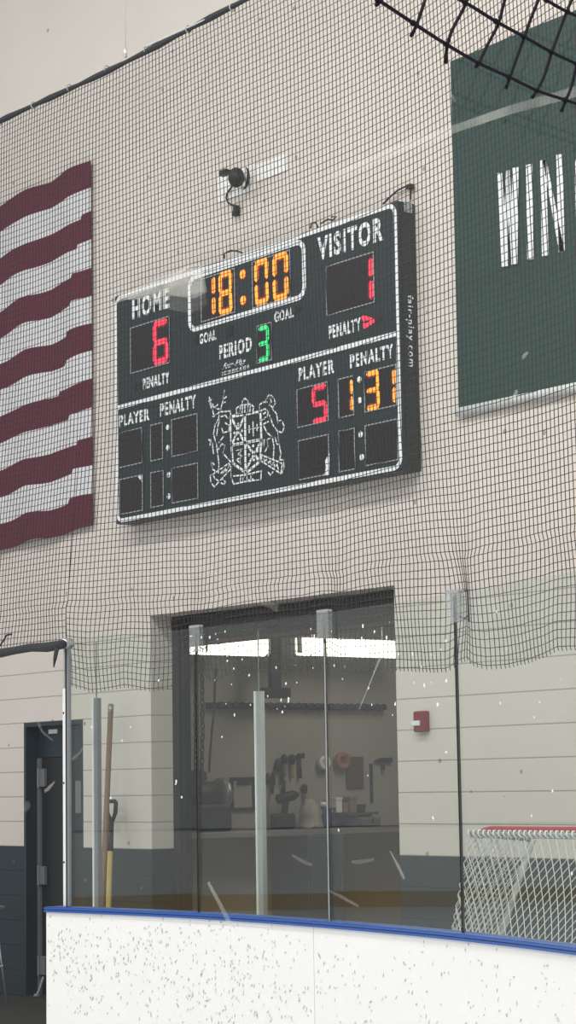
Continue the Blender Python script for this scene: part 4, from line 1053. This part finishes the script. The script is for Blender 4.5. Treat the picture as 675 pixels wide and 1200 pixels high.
b = MB(); prof = [(0.1, 0), (0.105, 0.03), (0.085, 0.09), (0.09, 0.14), (0.06, 0.2), (0.03, 0.24)]
b.lathe((RX + 0.2, p.y, bz), (0, 0, 1), prof, 14); b.v = [(v[0] + random.gauss(0, 0.012), v[1] + random.gauss(0, 0.012), v[2] + (random.gauss(0, 0.01) if v[2] > bz + 0.01 else 0)) for v in b.v]
b.build('cloth', M['roomwall'], r, True)
# chains and cord by the track
def chain(pts, lab, r_=0.012):
    P = [Vector(q) for q in pts]; L = sum((P[i + 1] - P[i]).length for i in range(len(P) - 1)); nlink = int(L / 0.045)
    b = MB()
    for k in range(nlink):
        d = L * (k + 0.5) / nlink; i = 0
        while i < len(P) - 2 and d > (P[i + 1] - P[i]).length: d -= (P[i + 1] - P[i]).length; i += 1
        t = (P[i + 1] - P[i]).normalized(); c = P[i] + t * d
        s = Vector((0, 1, 0)) if k % 2 else Vector((1, 0, 0)); s = (s - t * s.dot(t)).normalized()
        b.tube([c + t * (0.03 * math.sin(q_)) + s * (0.015 * math.cos(q_)) for q_ in [2 * math.pi * w_ / 8 for w_ in range(8)]], 0.0065, 5, closed=True)
    tag(b.build('hoist_chain', M['steel'], None), lab, 'chain', 'chains hanging inside the opening')
yk = WT + 0.25
chain([on_y(229, 772, yk), on_y(229.5, 860, yk), on_y(229, 930, yk)], 'dark door chain hanging inside the opening, nearest the left frame')
chain([on_y(237, 772, yk + 0.06), on_y(237.5, 860, yk + 0.06), on_y(236, 930, yk + 0.06)], 'dark door chain hanging inside the opening, second from the left frame')
b = MB().tube([on_y(253, 782, 0.6), on_y(252, 800, 0.6), on_y(251, 830, 0.6), on_y(248, 860, 0.6), on_y(246, 885, 0.6), on_y(245, 905, 0.6)], 0.009, 6)
tag(b.build('hanging_cord', M['black'], None, True), 'thin black cord dangling inside the opening right of the chains', 'cord')

# =================================================================== OPPOSITE BOARDS (seen mirrored in the glass)
oc = Vector((-15.2, -14.2, 0)); ot = Vector((-0.6, 0.8, 0)).normalized(); on = Vector((0.8, 0.6, 0))
r = thing('far_dasher_board', (oc.x, oc.y, -0.05), 'white rink boards with yellow kickplate across the ice', 'rink board')
MB().obox(oc + Vector((0, 0, 0.535)), ot, on, (0, 0, 1), 9, 0.05, 0.535).build('board_panel', M['hdpe'], r)
MB().obox(oc + on * 0.056 + Vector((0, 0, 0.06)), ot, on, (0, 0, 1), 9, 0.006, 0.11).build('kickplate', M['yellow'], r)
MB().obox(oc + Vector((0, 0, 1.083)), ot, on, (0, 0, 1), 9, 0.065, 0.013).build('cap', M['cap'], r)

# =================================================================== NEAR GLASS (the pane the photographer looks through) AND ITS NET
ang = math.atan2(0.60662842, -0.7851865) - math.radians(36)
nt = Vector((math.cos(ang), math.sin(ang), 0)); nn = Vector((-nt.y, nt.x, 0))         # nn points away from the spectator
d0 = sight(560, 62).normalized(); PN = CAM + d0 * (2.15 / (d0.dot(D)))
if (PN - CAM).dot(nn) < 0: nn = -nn
def on_near(u, v, off=0.0):
    d = sight(u, v); q = PN + nn * off; return CAM + d * ((q - CAM).dot(nn) / d.dot(nn))
pl = on_near(0, 600); pr = on_near(675, 600); mid = (pl + pr) / 2; g_off = 0.04
gc = mid + nn * g_off
GW = 1.25
r = thing('spectator_glass', (gc.x, gc.y, 1.02), 'near glass pane with smears and painted glare that the whole view is seen through', 'glass pane')
MB().obox((gc.x, gc.y, 1.02 + 0.78), nt, nn, (0, 0, 1), GW, 0.005, 0.78).build('glass', M['nearglass'], r)
def smear_glare(pts, widths, m, name='smear_glare'):
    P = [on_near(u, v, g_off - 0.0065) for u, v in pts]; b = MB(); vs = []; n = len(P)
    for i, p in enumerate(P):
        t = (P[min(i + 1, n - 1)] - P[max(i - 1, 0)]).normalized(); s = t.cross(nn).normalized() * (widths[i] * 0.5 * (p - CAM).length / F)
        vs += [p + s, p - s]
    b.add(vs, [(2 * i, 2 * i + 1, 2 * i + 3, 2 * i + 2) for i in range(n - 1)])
    tag(b.build(name, M[m], r), 'whitish smears and painted glare on the glass')
smear_glare([(180, 322), (240, 291), (320, 250), (390, 207)], [4, 10, 10, 9], 'smear_glare_faint')
smear_glare([(390, 207), (450, 181), (530, 152), (600, 128), (676, 107)], [9, 9, 9, 10, 12], 'smear_glare')
smear_glare([(137, 352), (165, 341), (200, 329), (236, 316)], [4, 12, 18, 16], 'smear_glare')  # glare over HOME painted as overlapping bands of pale film
smear_glare([(150, 350), (185, 340), (215, 332), (238, 330)], [3, 16, 30, 22], 'smear_glare')
smear_glare([(192, 340), (206, 335), (224, 330), (240, 327)], [6, 26, 40, 30], 'smear_glare')
smear_glare([(176, 352), (196, 348), (220, 344), (240, 340)], [6, 30, 46, 34], 'smear_glare_faint')  # widest, faintest band of that painted glare
smear_glare([(185, 636), (230, 662), (290, 698), (326, 713)], [2, 5, 6, 9], 'smear_glare_faint')
smear_glare([(244, 1034), (256, 1056), (268, 1080), (281, 1108)], [4, 6, 7, 4], 'smear_glare')
smear_glare([(342, 1002), (356, 1010), (366, 1014)], [3, 5, 3], 'smear_glare_faint'); smear_glare([(382, 1042), (402, 1052), (420, 1062)], [2, 4, 3], 'smear_glare_faint')
smear_glare([(412, 1010), (424, 1010), (438, 1007)], [3, 5, 3], 'smear_glare_faint'); smear_glare([(457, 997), (466, 1014), (474, 1030)], [2, 5, 4], 'smear_glare')
smear_glare([(44, 846), (50, 858), (62, 868)], [4, 4, 2], 'smear_glare_faint'); smear_glare([(84, 890), (91, 885), (98, 876)], [4, 4, 2], 'smear_glare_faint')
smear_glare([(52, 927), (57, 924), (64, 916)], [4, 5, 2], 'smear_glare'); smear_glare([(28, 948), (32, 944), (35, 941)], [10, 10, 6], 'smear_glare_faint')
smear_glare([(612, 420), (615, 416), (619, 413)], [4, 5, 3], 'smear_glare'); smear_glare([(601, 468), (604, 463), (606, 457)], [6, 7, 4], 'smear_glare'); smear_glare([(660, 508), (666, 508), (671, 510)], [5, 7, 4], 'smear_glare_faint')
smear_glare([(527, 108), (531, 114), (533, 119)], [3, 4, 2], 'smear_glare')
# its board below the frame of the photograph
bb = mid + nn * 0.04
r2 = thing('near_dasher_board', (bb.x, bb.y, -0.05), 'white rink board carrying the near glass', 'rink board')
MB().obox((bb.x, bb.y, 0.47), nt, nn, (0, 0, 1), GW, 0.05, 0.52, 0.006).build('board_panel', M['hdpe'], r2)
MB().obox((bb.x, bb.y, 1.005), nt, nn, (0, 0, 1), GW, 0.06, 0.015, 0.004).build('cap', M['cap'], r2)
# near net: cords measured on its plane
b = MB()
cords = [[(420, -13), (443, 0), (484, 27), (523, 52), (561, 74), (596, 90), (629, 106), (662, 117), (700, 130), (760, 152)],
         [(500, -20), (545, 3), (581, 25), (614, 43), (646, 61), (676, 75), (715, 92), (770, 112)],
         [(560, -50), (600, -24), (640, 0), (665, 14), (690, 24), (730, 40), (780, 58)]]
CP3 = [[on_near(u, v) for u, v in c] for c in cords]
def spline(P): return catmull(P, 4)
for c in CP3: b.tube(spline(c), 0.0019, 6)
drops = [[(455, -25), (448, -2), (441, 6)], [(498, 0), (489, 27), (482, 42)], [(552, -22), (546, 4), (530, 35), (524, 55), (522, 74)], [(596, -12), (590, 5), (584, 28), (570, 55), (562, 72), (558, 78)], [(640, -20), (631, 0), (622, 22), (615, 42), (604, 72), (597, 92), (593, 103)],
         [(672, -5), (664, 14), (655, 38), (647, 60), (638, 88), (629, 106), (624, 114)], [(705, 0), (694, 26), (685, 52), (676, 76), (670, 100), (663, 118), (658, 130)], [(740, 15), (728, 42), (716, 92), (702, 130), (698, 144)], [(785, 30), (770, 112), (756, 160)]]
for dd in drops:
    P = spline([on_near(u, v) for u, v in dd]); b.tube(P, [0.0017] * (len(P) - 2) + [0.0019, 0.0022], 6)
for c in CP3:
    for q in c[1:-1]:
        b.lathe(q - Vector((0, 0, 0.003)), (0, 0, 1), [(0.001, 0), (0.0032, 0.002), (0.0032, 0.004), (0.001, 0.006)], 8)
tag(b.build('net_edge', M['twine'], None, True), 'coarse black net edge hanging close by at the upper right corner', 'netting')
